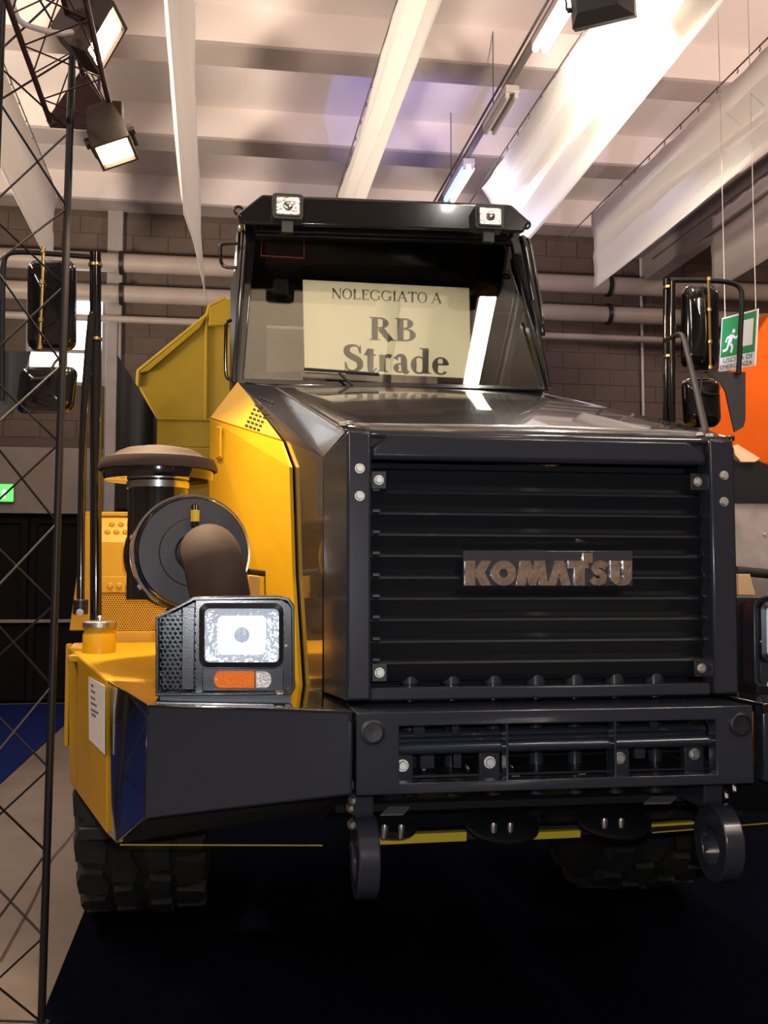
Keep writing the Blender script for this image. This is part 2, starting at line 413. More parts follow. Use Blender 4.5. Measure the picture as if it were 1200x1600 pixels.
# --- pipes along the rear wall
def hpipe(v, r, off, label, cat='pipe', m='pipe_paint', flanges=(190, 950), u0=300):
    c = P(u0, v, WALLY - off)
    t = thing('wall_pipe', (0.5, WALLY - off, c.z - r), label, cat, 'pipes along the rear wall')
    MB().tube([(X0 + .5, c.y, c.z), (X1 - .5, c.y, c.z)], r, 20).build('pipe', m, t, smooth=True)
    for fu in flanges:
        fxp = P(fu, v, WALLY - off).x
        MB().lathe([(r, -.03), (r + .035, -.03), (r + .035, .03), (r, .03)], (fxp, c.y, c.z), (1, 0, 0), 20).build('collar', 'satin_black', t, smooth=True)
    return t
hpipe(416, .135, .32, 'thick pale pipe, the uppermost of the pipes along the rear block wall')
hpipe(464, .125, .30, 'thick pale pipe directly below the uppermost one on the rear block wall')
hpipe(503, .05, .26, 'thin pale pipe, lowest of the pipes along the rear block wall', flanges=())
# vertical conduit on the right of the rear wall
c = P(1005, 640, WALLY - .08)
tag(MB().tube([(c.x, c.y, P(1005, 655, WALLY - .08).z), (c.x, c.y, ZB)], .022, 8).build('conduit', 'fixture_white', smooth=True),
    'thin pale vertical conduit on the rear wall right of the cab', 'conduit')
# steel girder running away on the right under the roof
gz = 6.35; g0 = PZ(1040, 420, gz)
gb = thing('roof_girder', (g0.x, 13, gz), 'dark steel girder running under the roof behind the right hand drapes', 'girder')
for nm, a, c in (('web', (g0.x - .015, 9.5, gz), (g0.x + .015, WALLY - .03, gz + .42)),
                 ('lower_flange', (g0.x - .12, 9.5, gz - .03), (g0.x + .12, WALLY - .03, gz)),
                 ('upper_flange', (g0.x - .12, 9.5, gz + .42), (g0.x + .12, WALLY - .03, gz + .45))):
    MB().box(a, c).build(nm, 'grey_steel', gb)
# --- carpets
tag(MB().box((-0.64, -3.0, 0.0), (7.5, 13.6, 0.012)).build('dark_carpet', 'carpet_dark'), 'near-black navy carpet spread under the truck', 'carpet')
tag(MB().box((-8.0, 2.0, 0.0), (-1.76, WALLY - .1, 0.010)).build('blue_carpet', 'carpet_blue'), 'bright blue carpet on the floor by the black gate', 'carpet')
# floor crack with a cable lying along it
pth = smoothpath([PZ(0, 1500, .01), PZ(22, 1460, .01), PZ(58, 1395, .01), PZ(76, 1345, .01), PZ(100, 1320, .01), PZ(122, 1290, .01), PZ(135, 1230, .01)], 2)
tag(MB().tube(pth, .0035, 6).build('floor_cable', 'cable_brown'), 'thin brown cable lying across the bare concrete floor', 'cable')

# --- ceiling drapes: strips of white cloth hung from steel wires
def drape(X, y0, y1, z_top, h, label, folds=2.2, amp=.10, skew=0.0, tail=0.0, wire_to=14.9, phase=0.0, taper=0.0, curl=0.0):
    t = thing('ceiling_drape', (X, (y0 + y1)/2, z_top - h), label, 'drape', 'white cloth drapes under the roof')
    NY, NV = 70, 20; vs = []; fs = []
    for i in range(NY + 1):
        s = i / NY; y = y0 + (y1 - y0) * s
        near_end = max(0.0, (s - 0.55) / 0.45)
        for j in range(NV + 1):
            q = j / NV
            hh = h * (1 - taper * (1 - s)) + tail * max(0, (s - .86) / .14) ** 1.3
            # long swags run the length of the strip and gather towards the far upper corner
            g = q ** (0.75 + 0.5 * s)
            ph = 2 * math.pi * folds * g * (0.55 + .5 * s) + phase + 1.3 * math.sin(s * 3.3 + phase)
            env = math.sin(math.pi * min(1, .08 + q * .92)) ** .7 * (1 - .9 * max(0, (s - .75) / .25))
            x = X + skew * q * (0.55 + 0.45 * s) + amp * env * (.62 * math.sin(ph) + .22 * math.sin(2.3 * ph + 1.1 + 4 * s)) + .02 * math.sin(14 * s + 5 * q + phase) * (1 - q)
            x += curl * q * max(0, (s - .8) / .2)
            scallop = 0.025 * abs(math.sin(s * math.pi * 16)) * (1 - q) ** 3
            vs.append((x, y, z_top - .03 - scallop - hh * q * math.sqrt(max(.2, 1 - (skew * .9 / h) ** 2)) - .02 * math.sin(q * 6 + s * 9) * q))
    for i in range(NY):
        for j in range(NV):
            a = i * (NV + 1) + j
            fs.append((a, a + 1, a + NV + 2, a + NV + 1))
    o = MB().add(vs, fs).build('cloth', 'drape', t, smooth=True)
    sd = o.modifiers.new('thick', 'SOLIDIFY'); sd.thickness = .004
    MB().tube([(X, y0 - .3, z_top), (X, wire_to, z_top)], .008, 6).build('wire', 'wire', t)
    hk = MB()
    for i in range(int((y1 - y0) / .42) + 1):
        y = y0 + .1 + i * .42
        hk.tube([(X, y, z_top + .012), (X + .012, y, z_top - .02), (X, y, z_top - .05)], .006, 4)
    tag(hk.build('hook_row', 'wire', t), kind='stuff')
    return t
ZW = 6.6
drape(-2.05, 2.0, 13.4, ZW, 1.00, 'white drape at the far left, hanging behind the lattice tower', phase=.6)
drape(-0.29, 1.5, 13.5, ZW, 1.00, 'white drape seen edge on, ending in a narrow tail left of the cab', tail=.35, amp=.13, skew=-.10, curl=.24)
drape(1.46, 1.5, 12.9, ZW, 1.00, 'white drape hanging above the middle of the cab roof', phase=2.0, amp=.09)
drape(3.19, 1.5, 12.44, ZW, 0.86, 'brightly floodlit white drape right of the cab, under the black floodlight', skew=.52, amp=.13, phase=1.2, folds=2.6)
drape(4.88, 1.5, 13.09, ZW, 1.00, 'wide white drape at the right with a square lower corner pointing down', amp=.17, phase=3.1)
drape(6.48, 6.0, 12.95, ZW, 1.0, 'greyish drape at the far right, beyond the wide white drape', amp=.08, phase=.2)

# --- busbar with fluorescent battens
TX, TZ = 2.79, 6.55
tr = thing('light_track', (TX, 6, TZ), 'slim grey lighting track running under the roof between two drapes', 'light track')
MB().box((TX - .03, -6, TZ), (TX + .03, 13.4, TZ + .05)).build('rail', 'track_grey', tr)
MB().tube([(TX - .06, -6, TZ + .06), (TX - .06, 13.4, TZ + .06)], .014, 6).build('cable', 'wire', tr)
for y in range(-4, 14, 2):
    MB().tube([(TX, y + .35, TZ + .04), (TX, y + .35, ZS)], .006, 5).build('hanger', 'wire', tr)
def batten(y0, y1, lit, label, m='tube_white', x=None, blue=False, power=0, col=(1, .93, .84)):
    x = TX + .02 if x is None else x; z = TZ
    t = thing('fluorescent_batten', (x, (y0 + y1)/2, z - .16), label, 'fluorescent light', 'fluorescent battens on the lighting track')
    MB().box((x - .07, y0, z - .08), (x + .07, y1, z - .005)).build('tray', 'fixture_white', t, bevel=.008)
    for dx in (-.045, .045):
        for yy in (y0 + .02, y1 - .05):
            MB().box((x + dx - .018, yy, z - .135), (x + dx + .018, yy + .03, z - .07)).build('lamp_holder', 'fixture_white', t)
        MB().tube([(x + dx, y0 + .04, z - .115), (x + dx, y1 - .04, z - .115)], .027, 10).build('tube', ('tube_blue' if (blue and dx < 0) else m) if lit else 'fixture_white', t, smooth=True)
    if power:
        area('batten_light', (x, (y0 + y1)/2, z - .18), (x, (y0 + y1)/2, 0), .12, power, col, y1 - y0)
    return t
batten(7.9, 8.85, True, 'lit fluorescent batten at the top edge, beside the black floodlight', power=30)
batten(9.7, 10.6, False, 'unlit fluorescent batten halfway along the lighting track')
batten(11.5, 12.6, True, 'lit fluorescent batten with a blue edge just above the cab roof', 'tube_lilac', blue=True, power=30, col=(.75, .72, 1))
batten(3.0, 4.25, True, 'lit fluorescent batten over the truck, seen only as a reflection in the windshield', power=30, x=2.42)
batten(-1.6, -.4, True, 'assumed lit fluorescent batten added on the track behind the photographer', power=30)  # unseen batten, assumed to continue the track and added for light
# assumed bare blue and lilac spots, added to tint roof ribs and drape ends
spot('assumed_blue_spot', (2.1, 10.0, 4.3), (2.25, 12.1, 7.4), 240, (0.26, 0.27, 1.0), 48, .8, .08)
spot('assumed_lilac_spot', (4.4, 8.5, 3.6), (3.7, 12.9, 6.2), 210, (0.72, 0.66, 1.0), 75, .8, .08)

# ------------------------------------------------------------------ floodlights
def floodlight(name, c, d, w_, h_, dep, label, hm='lamp_housing', rollup=(0, 0, 1), power=80, col=WARM, yoke=True, angle=120, gm='halogen'):
    c = Vector(c); d = Vector(d).normalized(); u = Vector(rollup); r = d.cross(u).normalized(); u = r.cross(d).normalized()
    Q = lambda a, bb, e: c + r * a + u * bb + d * e
    t = thing(name, c - Vector((0, 0, h_ / 2)), label, 'floodlight')
    fr = [Q(w_/2*sx, h_/2*sz, 0) for sx, sz in ((-1,-1),(1,-1),(1,1),(-1,1))]
    mid = [Q(w_/2*sx, h_/2*sz, -dep*.35) for sx, sz in ((-1,-1),(1,-1),(1,1),(-1,1))]
    bk = [Q(w_*.32*sx, h_*.30*sz, -dep) for sx, sz in ((-1,-1),(1,-1),(1,1),(-1,1))]
    ins = [Q(w_*.43*sx, h_*.43*sz, 0) for sx, sz in ((-1,-1),(1,-1),(1,1),(-1,1))]
    deep = [Q(w_*.40*sx, h_*.40*sz, -dep*.10) for sx, sz in ((-1,-1),(1,-1),(1,1),(-1,1))]
    fs = []
    for i in range(4):
        j = (i + 1) % 4
        fs += [(i, 4+i, 4+j, j), (4+i, 8+i, 8+j, 4+j), (i, j, 12+j, 12+i), (12+i, 12+j, 16+j, 16+i)]
    fs += [(11, 10, 9, 8)]
    MB().add(fr + mid + bk + ins + deep, fs).build('housing', hm, t, weld=True)
    MB().prism(deep, d * .006).build('lit_glass', gm, t)
    for i in range(6):
        e = -dep * (.42 + .09 * i); k_ = 1 - (.09 * i) * .75
        q = [Q(w_*.46*k_*sx, h_*.46*k_*sz, e) for sx, sz in ((-1,-1),(1,-1),(1,1),(-1,1))]
        MB().prism(q, d * .008).build('cooling_fin', hm, t)
    if yoke:
        MB().tube([Q(-w_*.56, 0, -dep*.4), Q(-w_*.56, h_*.75, -dep*.5), Q(w_*.56, h_*.75, -dep*.5), Q(w_*.56, 0, -dep*.4)], .010, 6).build('yoke', hm, t)
        for sx in (-1, 1):
            MB().lathe([(0, 0), (.022, 0), (.022, .025), (0, .025)], Q(w_*.5*sx, 0, -dep*.4), r * sx, 10).build('knob', 'satin_black', t)
    if power:
        a = area(name + '_light', c + d * .02, c + d, w_ * .8, power, col, h_ * .8)
        a.data.spread = R(angle)
    return t
floodlight('floodlight', P(167, 62, 3.95), (.84, -.22, -.44), .17, .22, .19,
           'upper lit halogen floodlight on the tower, glowing face turned to the right', rollup=(.35, 0, 1), power=15)
floodlight('floodlight', P(181, 240, 4.15), (.30, -.30, -.90), .15, .15, .22,
           'lower lit halogen floodlight hanging under the triangular truss plate', power=40, rollup=(0, 1, .3))
floodlight('floodlight', P(945, 10, 7.3), (.55, .80, .22), .47, .27, .26,
           'black floodlight housing seen from behind, lighting the white drape', hm='lamp_black', power=55, col=(1.0, .88, .72), angle=55)

# ------------------------------------------------------------------ lattice tower and overhead truss
def lattice(t, chords, axis, length, period, r_ch, r_br, m, start=0.0, faces=((0, 1), (0, 2), (1, 2)), offs=(0, .5, .25)):
    ax = Vector(axis)
    for c in chords: MB().tube([c, c + ax * length], r_ch, 10).build('chord', m, t, smooth=True)
    for (i, j), of in zip(faces, offs):
        s = -period * of; side = 0; prev = None
        while s < length + period:
            p = (chords[i] if side == 0 else chords[j]) + ax * min(max(s, 0), length)
            if prev is not None and (p - prev).length > .02: MB().tube([prev, p], r_br, 6).build('brace', m, t, smooth=True)
            prev = p; side = 1 - side; s += period / 2
TB = [Vector((-0.625, 4.2, 0)), Vector((-0.85, 3.97, 0)), Vector((-0.95, 4.28, 0))]
tw = thing('lattice_tower', (-0.77, 4.15, 0), 'slim black triangular lattice lighting tower standing at the left edge', 'lighting tower')
for c in TB: MB().lathe([(0, .012), (.03, .012), (.03, .03), (0, .032)], c, (0, 0, 1), 16).build('foot', 'tower_paint', tw)
lattice(tw, [c + Vector((0, 0, .03)) for c in TB], (0.010, 0, 1), 5.6, .62, .015, .0045, 'tower_paint')
ot = thing('overhead_truss', P(125, 200, 4.4), 'dark red triangular truss section ending in a solid triangular plate on the tower', 'truss')
pl = [P(66, 197, 4.4), P(130, 104, 4.4), P(190, 204, 4.4)]
pc = (pl[0] + pl[1] + pl[2]) / 3
corner = []
for i in range(3):
    a, bb, c = pl[i], pl[(i+1) % 3], pl[(i+2) % 3]
    corner += [a + (c - a).normalized() * .03, a + (bb - a).normalized() * .03]
MB().prism(corner, (0, .012, 0)).build('end_plate', 'truss_paint', ot)
OC = [p + (pc - p) * .20 for p in pl]
lattice(ot, OC, (0, -1, 0), 3.4, .42, .011, .0032, 'truss_paint')
for p in OC: bolt(p + Vector((0, -.002, 0)), FWD, .010, ot)
MB().box((P(183, 190, 4.38).x - .02, 4.33, P(183, 190, 4.38).z - .04), (P(183, 190, 4.38).x + .025, 4.4, P(183, 165, 4.38).z)).build('clamp', 'truss_paint', ot, bevel=.005)
MB().tube([P(155, 140, 4.36), P(156, 110, 4.30)], .008, 8).build('clamp_screw', 'steel', ot)
pth = smoothpath([P(14, -20, 3.7), P(20, 10, 3.7), P(30, 36, 3.72), P(62, 46, 3.75), P(92, 53, 3.78), P(112, 50, 3.85)], 2)
tag(MB().tube(pth, .010, 8).build('power_cable', 'cable_white', smooth=True), 'pale looping power cable hanging inside the top of the tower', 'cable')

# ================================================================== THE DUMP TRUCK
XC = 0.945
truck = thing('dump_truck', (XC, 5.67, 0.012), 'large articulated dump truck with charcoal nose, yellow fenders and a black grille', 'dump truck')
def mx(p): return Vector((2*XC - p.x, p.y, p.z))
# ---- tyres with separate tread blocks
TR, TW, TY = 0.80, 0.60, 5.67
hexblk = None
def tyre(cx):
    t = MB()
    prof = [(.40, -.22), (.46, -.27), (.60, -.305), (.70, -.295), (.755, -.27), (.775, -.20), (.78, 0), (.775, .20), (.755, .27), (.70, .295), (.60, .305), (.46, .27), (.40, .22)]
    t.lathe(prof, (cx, TY, TR + .018), (1, 0, 0), 56)
    o = t.build('tyre', 'rubber', truck, smooth=True)
    o['label'] = 'black off-road tyre with deep tread blocks'
    rim = MB().lathe([(.40, -.22), (.38, -.18), (.36, .0), (.38, .18), (.40, .22)], (cx, TY, TR + .018), (1, 0, 0), 36)
    rim.lathe([(.37, .02), (.18, .05), (.16, .10), (0, .10)], (cx, TY, TR + .018), (1, 0, 0), 36)
    rim.lathe([(.37, -.02), (.18, -.05), (.16, -.10), (0, -.10)], (cx, TY, TR + .018), (1, 0, 0), 36)
    rim.build('rim', 'yellow', o, smooth=True)
    return o
def tread_mesh(kind):
    # a lug: five-sided block with sloping sides, local z outwards, x across, y along the tread
    if kind == 0: pl_ = [(-.062, -.085), (.035, -.105), (.064, -.01), (.03, .095), (-.058, .08)]
    else: pl_ = [(-.075, -.075), (.06, -.095), (.075, .0), (.045, .09), (-.055, .095), (-.08, .02)]
    top = [Vector((x * .93, y * .93, .0)) for x, y in pl_]; bot = [Vector((x * 1.04, y * 1.04, -.05)) for x, y in pl_]
    n = len(pl_)
    me = bpy.data.meshes.new('tread_block')
    me.from_pydata([tuple(p) for p in top + bot], [], [tuple(range(n))] + [(i + n, (i+1) % n + n, (i+1) % n, i) for i in range(n)])
    me.materials.append(M['tread']); return me
TM = [tread_mesh(0), tread_mesh(1)]
for cx in (XC - 1.27, XC + 1.27):
    o = tyre(cx); nrow = 21
    for i in range(nrow):
        for c_, (off, kind, flip) in enumerate(((-.215, 1, 1), (-.072, 0, 1), (.072, 0, -1), (.215, 1, -1))):
            an = 2*math.pi*(i + (.5 if c_ in (1, 3) else 0) + (.22 if c_ > 1 else 0)) / nrow
            rr = TR - (.012 if kind else 0.0)
            nrm = Vector((0, math.cos(an), math.sin(an)))
            pos = Vector((cx + off, TY, TR + .018)) + nrm * rr
            xax = Vector((flip, 0, 0)); zax = nrm; yax = zax.cross(xax)
            share('tread_block', TM[kind], pos, o, Matrix((xax, yax, zax)).transposed().to_quaternion())
# ---- grille surround
GY = 2.95
gx = lambda u: P(u, 900, GY).x
gz = lambda v: P(846, v, GY).z
xl0, xl1, xr0, xr1 = gx(542), gx(580), gx(1113), gx(1151)
zt, zb = gz(680), gz(1090)
surround = MB().box((xl0, GY, zb), (xl1, GY + .09, zt)).build('grille_post', 'charcoal', truck, bevel=.008)
surround_r = MB().box((xr0, GY, zb), (xr1, GY + .09, zt)).build('grille_post', 'charcoal', truck, bevel=.008)
# angled side cheeks of the posts
B3 = P(505, 714, 3.25); Bb = P(505, 1082, 3.25)
for s in (0, 1):
    q = [Vector((xl0, GY + .004, zt - .004)), B3, Bb, Vector((xl0, GY + .004, zb))]
    m_ = MB().prism(q, (.03, .015, 0))
    if s: m_.mirror(XC)
    m_.build('cheek_plate', 'charcoal', truck, bevel=.004)
# top header with chamfered ends, folded forward lip
hz0 = gz(721)
head = MB().prism([Vector((xl1, GY + .015, hz0)), Vector((xl1, GY + .015, gz(703))), Vector((gx(612), GY + .015, zt)), Vector((gx(1081), GY + .015, zt)), Vector((xr0, GY + .015, gz(703))), Vector((xr0, GY + .015, hz0))], (0, .07, 0))
head.build('header_panel', 'charcoal', truck, bevel=.014, seg=3)
MB().box((xl1, GY + .035, hz0), (xr0, GY + .08, zt - .002)).build('header_backing', 'charcoal', truck, bevel=.004)
MB().box((xl1, GY + .02, gz(1092)), (xr0, GY + .07, gz(1072))).build('sill_bar', 'charcoal', truck, bevel=.006)
for u, v in ((562, 732), (562, 775), (1131, 743), (1131, 784)):
    bolt(P(u, v, GY), FWD, .0115, surround if u < 800 else surround_r)
# radiator void, louvres, stiffener rods, corner brackets
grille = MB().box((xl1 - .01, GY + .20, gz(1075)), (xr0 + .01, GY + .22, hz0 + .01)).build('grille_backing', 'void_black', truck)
rows = [735, 768, 801, 834, 867, 901, 934, 967, 1001, 1034]
lme = None
for v in rows:
    z = gz(v); h = gz(v) - gz(v + 33)
    pts = [(0, GY + .062, z), (0, GY + .072, z + .006), (0, GY + .15, z + .012), (0, GY + .155, z + .008), (0, GY + .08, z - .003),
           (0, GY + .066, z - .008), (0, GY + .095, z - h * .93), (0, GY + .088, z - h * .93), (0, GY + .058, z - .006)]
    if lme is None:
        x0_, x1_ = xl1 + .003, xr0 - .003
        lb = MB().prism([(x0_, p[1] - (GY + .06), p[2] - z) for p in pts], (x1_ - x0_, 0, 0))
        lb.v = [p - Vector(((x0_ + x1_)/2, 0, 0)) for p in lb.v]
        lme = bpy.data.meshes.new('louver'); lme.from_pydata([tuple(p) for p in lb.v], [], lb.f); lme.materials.append(M['louver_black'])
        bm = bmesh.new(); bm.from_mesh(lme); bmesh.ops.recalc_face_normals(bm, faces=bm.faces); bm.to_mesh(lme); bm.free()
    o = share('louver', lme, ((x0_ + x1_)/2, GY + .06, z), grille)
for u in (760, 942):
    MB().tube([Vector((gx(u), GY + .088, gz(1060))), Vector((gx(u), GY + .088, gz(738)))], .003, 6).build('stiffener_rod', 'satin_black', grille)
for u, v, dx, dz in ((592, 750, 1, 1), (1090, 753, -1, 1), (593, 1051, 1, -1), (1096, 1044, -1, -1)):
    p = P(u, v, GY + .045)
    MB().box((p.x - .022, GY + .045, p.z - .026), (p.x + .022, GY + .055, p.z + .026)).build('corner_bracket', 'satin_black', grille, bevel=.002)
    bolt(Vector((p.x, GY + .045, p.z)), FWD, .0115, grille)
for v in (768, 801, 834, 867, 901, 934, 967, 1001, 1034):
    for u in (588, 1103):
        p = P(u, v - 3, GY + .055)
        MB().box((p.x - .010, p.y, p.z - .004), (p.x + .010, p.y + .015, p.z + .004)).build('louver_clip', 'satin_black', grille)
# badge with raised chrome letters
BY = GY + .045
def bp(x, y, Y=BY): return P(700 + x / 3.871, 840 + y / 3.871, Y)
badge = MB().prism([bp(92, 78), bp(1120, 78), bp(1120, 295), bp(92, 295)], (0, .012, 0)).build('badge_plate', 'badge_plate', truck, bevel=.003)
def strokepoly(pts, w_):
    L, Rr = [], []
    for i, p in enumerate(pts):
        a = Vector(pts[max(0, i-1)]); c = Vector(pts[min(len(pts)-1, i+1)]); d = (c - a).normalized(); n = Vector((-d.y, d.x))
        L.append(Vector(p) + n * w_/2); Rr.append(Vector(p) - n * w_/2)
    return [tuple(p) for p in L + Rr[::-1]]
LET = {
 'K': [[(105,140),(165,140),(165,196),(202,140),(262,140),(222,212),(262,290),(200,290),(165,232),(165,290),(105,290)]],
 'M': [[(440,140),(498,140),(514,196),(530,140),(585,140),(608,290),(558,290),(548,238),(532,290),(494,290),(478,238),(468,290),(415,290)]],
 'A': [[(650,140),(702,140),(745,290),(692,290),(675,216),(654,290),(600,290)]],
 'T': [[(730,140),(820,140),(820,93),(875,93),(875,152),(850,152),(850,186),(828,186),(828,290),(768,290),(768,186),(730,186)]],
 'S': [strokepoly([(960,180),(945,166),(920,160),(897,166),(886,184),(898,203),(925,218),(942,237),(938,258),(915,268),(890,266),(868,250)], 44)],
 'U': [[(985,140),(1040,140),(1040,238),(1044,247),(1051,249),(1058,246),(1060,238),(1060,140),(1112,140),(1112,240),(1106,262),(1090,281),(1065,290),(1035,290),(1008,281),(991,262),(985,240)]],
}
O_out = [(337 + 75*math.cos(2*math.pi*i/28), 215 + 76*math.sin(2*math.pi*i/28)) for i in range(28)]
O_in = [(337 + 27*math.cos(2*math.pi*i/28), 215 + 27*math.sin(2*math.pi*i/28)) for i in range(28)]
def chrome_letter(polys):
    m_ = MB()
    for pl_ in polys:
        pts = [bp(x, y, BY - .010) for x, y in pl_]
        m_.prism(pts, (0, .0098, 0))
    m_.build('letter', 'chrome_letter', badge)
for ch in 'K': chrome_letter(LET[ch])
om = MB(); n = 28
vs = [bp(*p, BY - .010) for p in O_out] + [bp(*p, BY - .010) for p in O_in]; vs += [v + Vector((0, .0098, 0)) for v in vs]
om.add(vs, [(i, (i+1) % n, n+(i+1) % n, n+i) for i in range(n)] + [(i, 2*n+i, 2*n+(i+1) % n, (i+1) % n) for i in range(n)] + [(n+i, n+(i+1) % n, 3*n+(i+1) % n, 3*n+i) for i in range(n)])
om.build('letter', 'chrome_letter', badge)
for ch in 'MATSU': chrome_letter(LET[ch])

# ---- hood: top, chamfers, dark and yellow sides
Ez = P(430, 612, 5.05); Ehw = XC - Ez.x
ztop = zt + .004
A_ = Vector((xl0, GY + .02, ztop)); C_ = P(445, 690, 3.95); D_ = P(374, 601, 5.38); E_ = Vector((P(430, 612, 5.05).x, 5.05, 2.60)); F_ = P(330, 655, 5.1)
G_ = Vector((P(384, 600, 5.5).x, 5.5, 2.70))
hood = MB()
Am, Em, Gm = mx(A_), mx(E_), mx(G_)
NXH = 12
def lerp(a, c, t): return a + (c - a) * t
rowsH = []
for (a, c, cr) in ((A_, Am, .0), (lerp(A_, E_, .06) + Vector((0,0,.012)), lerp(Am, Em, .06) + Vector((0,0,.012)), .006), (lerp(A_, E_, .5) + Vector((0,0,.012)), lerp(Am, Em, .5) + Vector((0,0,.012)), .02), (E_, Em, .02), (G_, Gm, .01)):
    rowsH.append([lerp(a, c, i / NXH) + Vector((0, 0, cr * math.sin(math.pi * i / NXH))) for i in range(NXH + 1)])
vs = [p for r_ in rowsH for p in r_]; fs = []
for j in range(len(rowsH) - 1):
    for i in range(NXH):
        a = j * (NXH + 1) + i; fs.append((a, a + 1, a + NXH + 2, a + NXH + 1))
hood.add(vs, fs)
ho = hood.build('hood', 'hood_paint', truck, smooth=True)
sd = ho.modifiers.new('thick', 'SOLIDIFY'); sd.thickness = .02; sd.offset = -1
# seams along the hood's shoulders
for s in (0, 1):
    pth = [A_ + Vector((0, .02, .004)), E_ + Vector((0, 0, .006)), G_ + Vector((0, 0, .004))]
    if s: pth = [mx(p) for p in pth]
    MB().tube(pth, .008, 8).build('shoulder_bead', 'hood_paint', truck, smooth=True)
    pth = [P(545, 664, GY + .05)]
B2 = Vector((B3.x, B3.y, B3.z))
c1, c2, c3 = Vector((.65 - .1*3.78, 3.78, P(458, 730, 3.78).z)), Vector((.65 - .1*3.70, 3.70, P(463, 900, 3.70).z)), Vector((.65 - .1*3.55, 3.55, 1.30))
for s in (0, 1):
    ch = MB().add([A_, B2, C_, D_, E_], [(0, 1, 2, 3, 4)])
    ch.v += [G_.copy()]; ch.f[0] = (0, 1, 2, 3, 5, 4) if s == 0 else (0, 1, 2, 5, 4)
    if s: ch.mirror(XC)
    o = ch.build('hood_chamfer', 'charcoal', truck); z_ = o.modifiers.new('thick', 'SOLIDIFY'); z_.thickness = .015; z_.offset = 1 if s else 1
    ds = MB().add([B2, C_, c1, c2, c3, Vector((B2.x, B2.y, 1.30))], [(0, 5, 4, 3, 2, 1)])
    if s: ds.mirror(XC)
    ds.build('nose_side', 'hood_paint', truck)
    ys = MB()
    # rounded front edge of the yellow engine cover
    Fb = Vector((F_.x if s == 0 else F_.x + .25, F_.y, 1.30))
    Fu = F_ if s == 0 else Vector((F_.x + .25, F_.y, 2.25))
    ys.add([C_ + Vector((-.012, 0, 0)), Fu, Fb, c3 + Vector((-.012, 0, 0)), c2 + Vector((-.012, 0, 0)), c1 + Vector((-.012, 0, 0))], [(0, 1, 2, 3, 4, 5)])
    if s: ys.mirror(XC)
    so = ys.build('engine_cover', 'yellow', truck); z_ = so.modifiers.new('thick', 'SOLIDIFY'); z_.thickness = .012; z_.offset = 0
    if s: continue
    up = MB().add([C_ + Vector((-.01, 0, .004)), Fu + Vector((0, 0, .004)), D_ + Vector((-.005, 0, .010))], [(0, 2, 1)])
    if s: up.mirror(XC)
    uo = up.build('cover_top_facet', 'yellow', truck); z_ = uo.modifiers.new('thick', 'SOLIDIFY'); z_.thickness = .012; z_.offset = 0
    if s == 0:
        pn = (F_ - C_).cross(D_ - C_).normalized()
        if pn.y > 0: pn = -pn
        for i in range(8):
            for j in range(4):
                u = 393 + j * 6.2 - (7 - i) * -0 + (7 - i) * 3.1 - 8; v = 664 - (7 - i) * 6.2 + j * 2.2
                q = [PL(u + a, v + c, C_ + pn * .018, pn) for a, c in ((-2.0, -1.6), (2.0, -.6), (1.6, 2.4), (-2.4, 1.4))]
                MB().prism(q, pn * -.004).build('vent_slot', 'void_black', uo)
        sn = (F_ - C_).cross(Vector((0, 0, 1))).normalized()
        if sn.y > 0: sn = -sn
        for i in range(19):
            for j in range(2):
                u = 353 + j * 7 ; v = 713 + i * 4.7 + j * -2
                q = [PL(u + a, v + c, C_ + sn * .013, sn) for a, c in ((-1.5, -.8), (1.5, -1.3), (1.5, .9), (-1.5, 1.4))]
                MB().prism(q, sn * -.004).build('vent_slot', 'void_black', so)
        hp = [PL(340, 668, C_ + sn * .02, sn), PL(345, 668, C_ + sn * .03, sn), PL(345, 712, C_ + sn * .03, sn), PL(338, 716, C_ + sn * .02, sn)]
        MB().tube(hp, .005, 6).build('edge_strip', 'yellow', so)
# hood hinge bolts on the nose corners
for u, v in ((536, 662), (545, 660), (1095, 677), (1111, 679)):
    bolt(P(u, v + 4, GY + .06), (0, 0, 1), .013, surround if u < 800 else surround_r)
pb = P(1143, 700, GY + .25)
MB().tube([Vector((pb.x, pb.y, 1.30)), pb], .006, 8).build('marker_rod', 'satin_black', truck)
MB().lathe([(.001, -.011), (.008, -.009), (.011, 0), (.008, .009), (.001, .011)], P(1143, 685, GY + .25), (0, 0, 1), 14).build('marker_ball', 'gloss_black', truck, smooth=True)
# engine block mass behind the nose so nothing shows through
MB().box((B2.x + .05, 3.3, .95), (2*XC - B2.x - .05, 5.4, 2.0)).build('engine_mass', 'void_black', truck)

# ---- bumper
BU = 2.80
bx_ = lambda u: P(u, 1150, BU).x
bz_ = lambda v: P(868, v, BU).z
xs = [bx_(557), bx_(624), bx_(791), bx_(795), bx_(960), bx_(964), bx_(1119), bx_(1177)]
zs = [bz_(1234), bz_(1217), bz_(1130), bz_(1108)]
bump = MB().grid_plate(xs, zs, {(1, 1), (3, 1), (5, 1)}, BU, BU + .05).build('bumper_centre', 'bumper_paint', truck, bevel=.010, seg=3, weld=True)
MB().prism([Vector((xs[0], BU + .01, zs[3] - .003)), Vector((xs[-1], BU + .01, zs[3] - .003)), Vector((xs[-1], 3.1, zs[3] + .004)), Vector((xs[0], 3.1, zs[3] + .004))], (0, 0, -.012)).build('bumper_top', 'bumper_paint', truck, bevel=.004)
MB().tube([Vector((xs[1] - .01, BU + .035, bz_(1168))), Vector((xs[-2] + .01, BU + .035, bz_(1166)))], .016, 12).build('guard_bar', 'bumper_paint', bump, smooth=True)
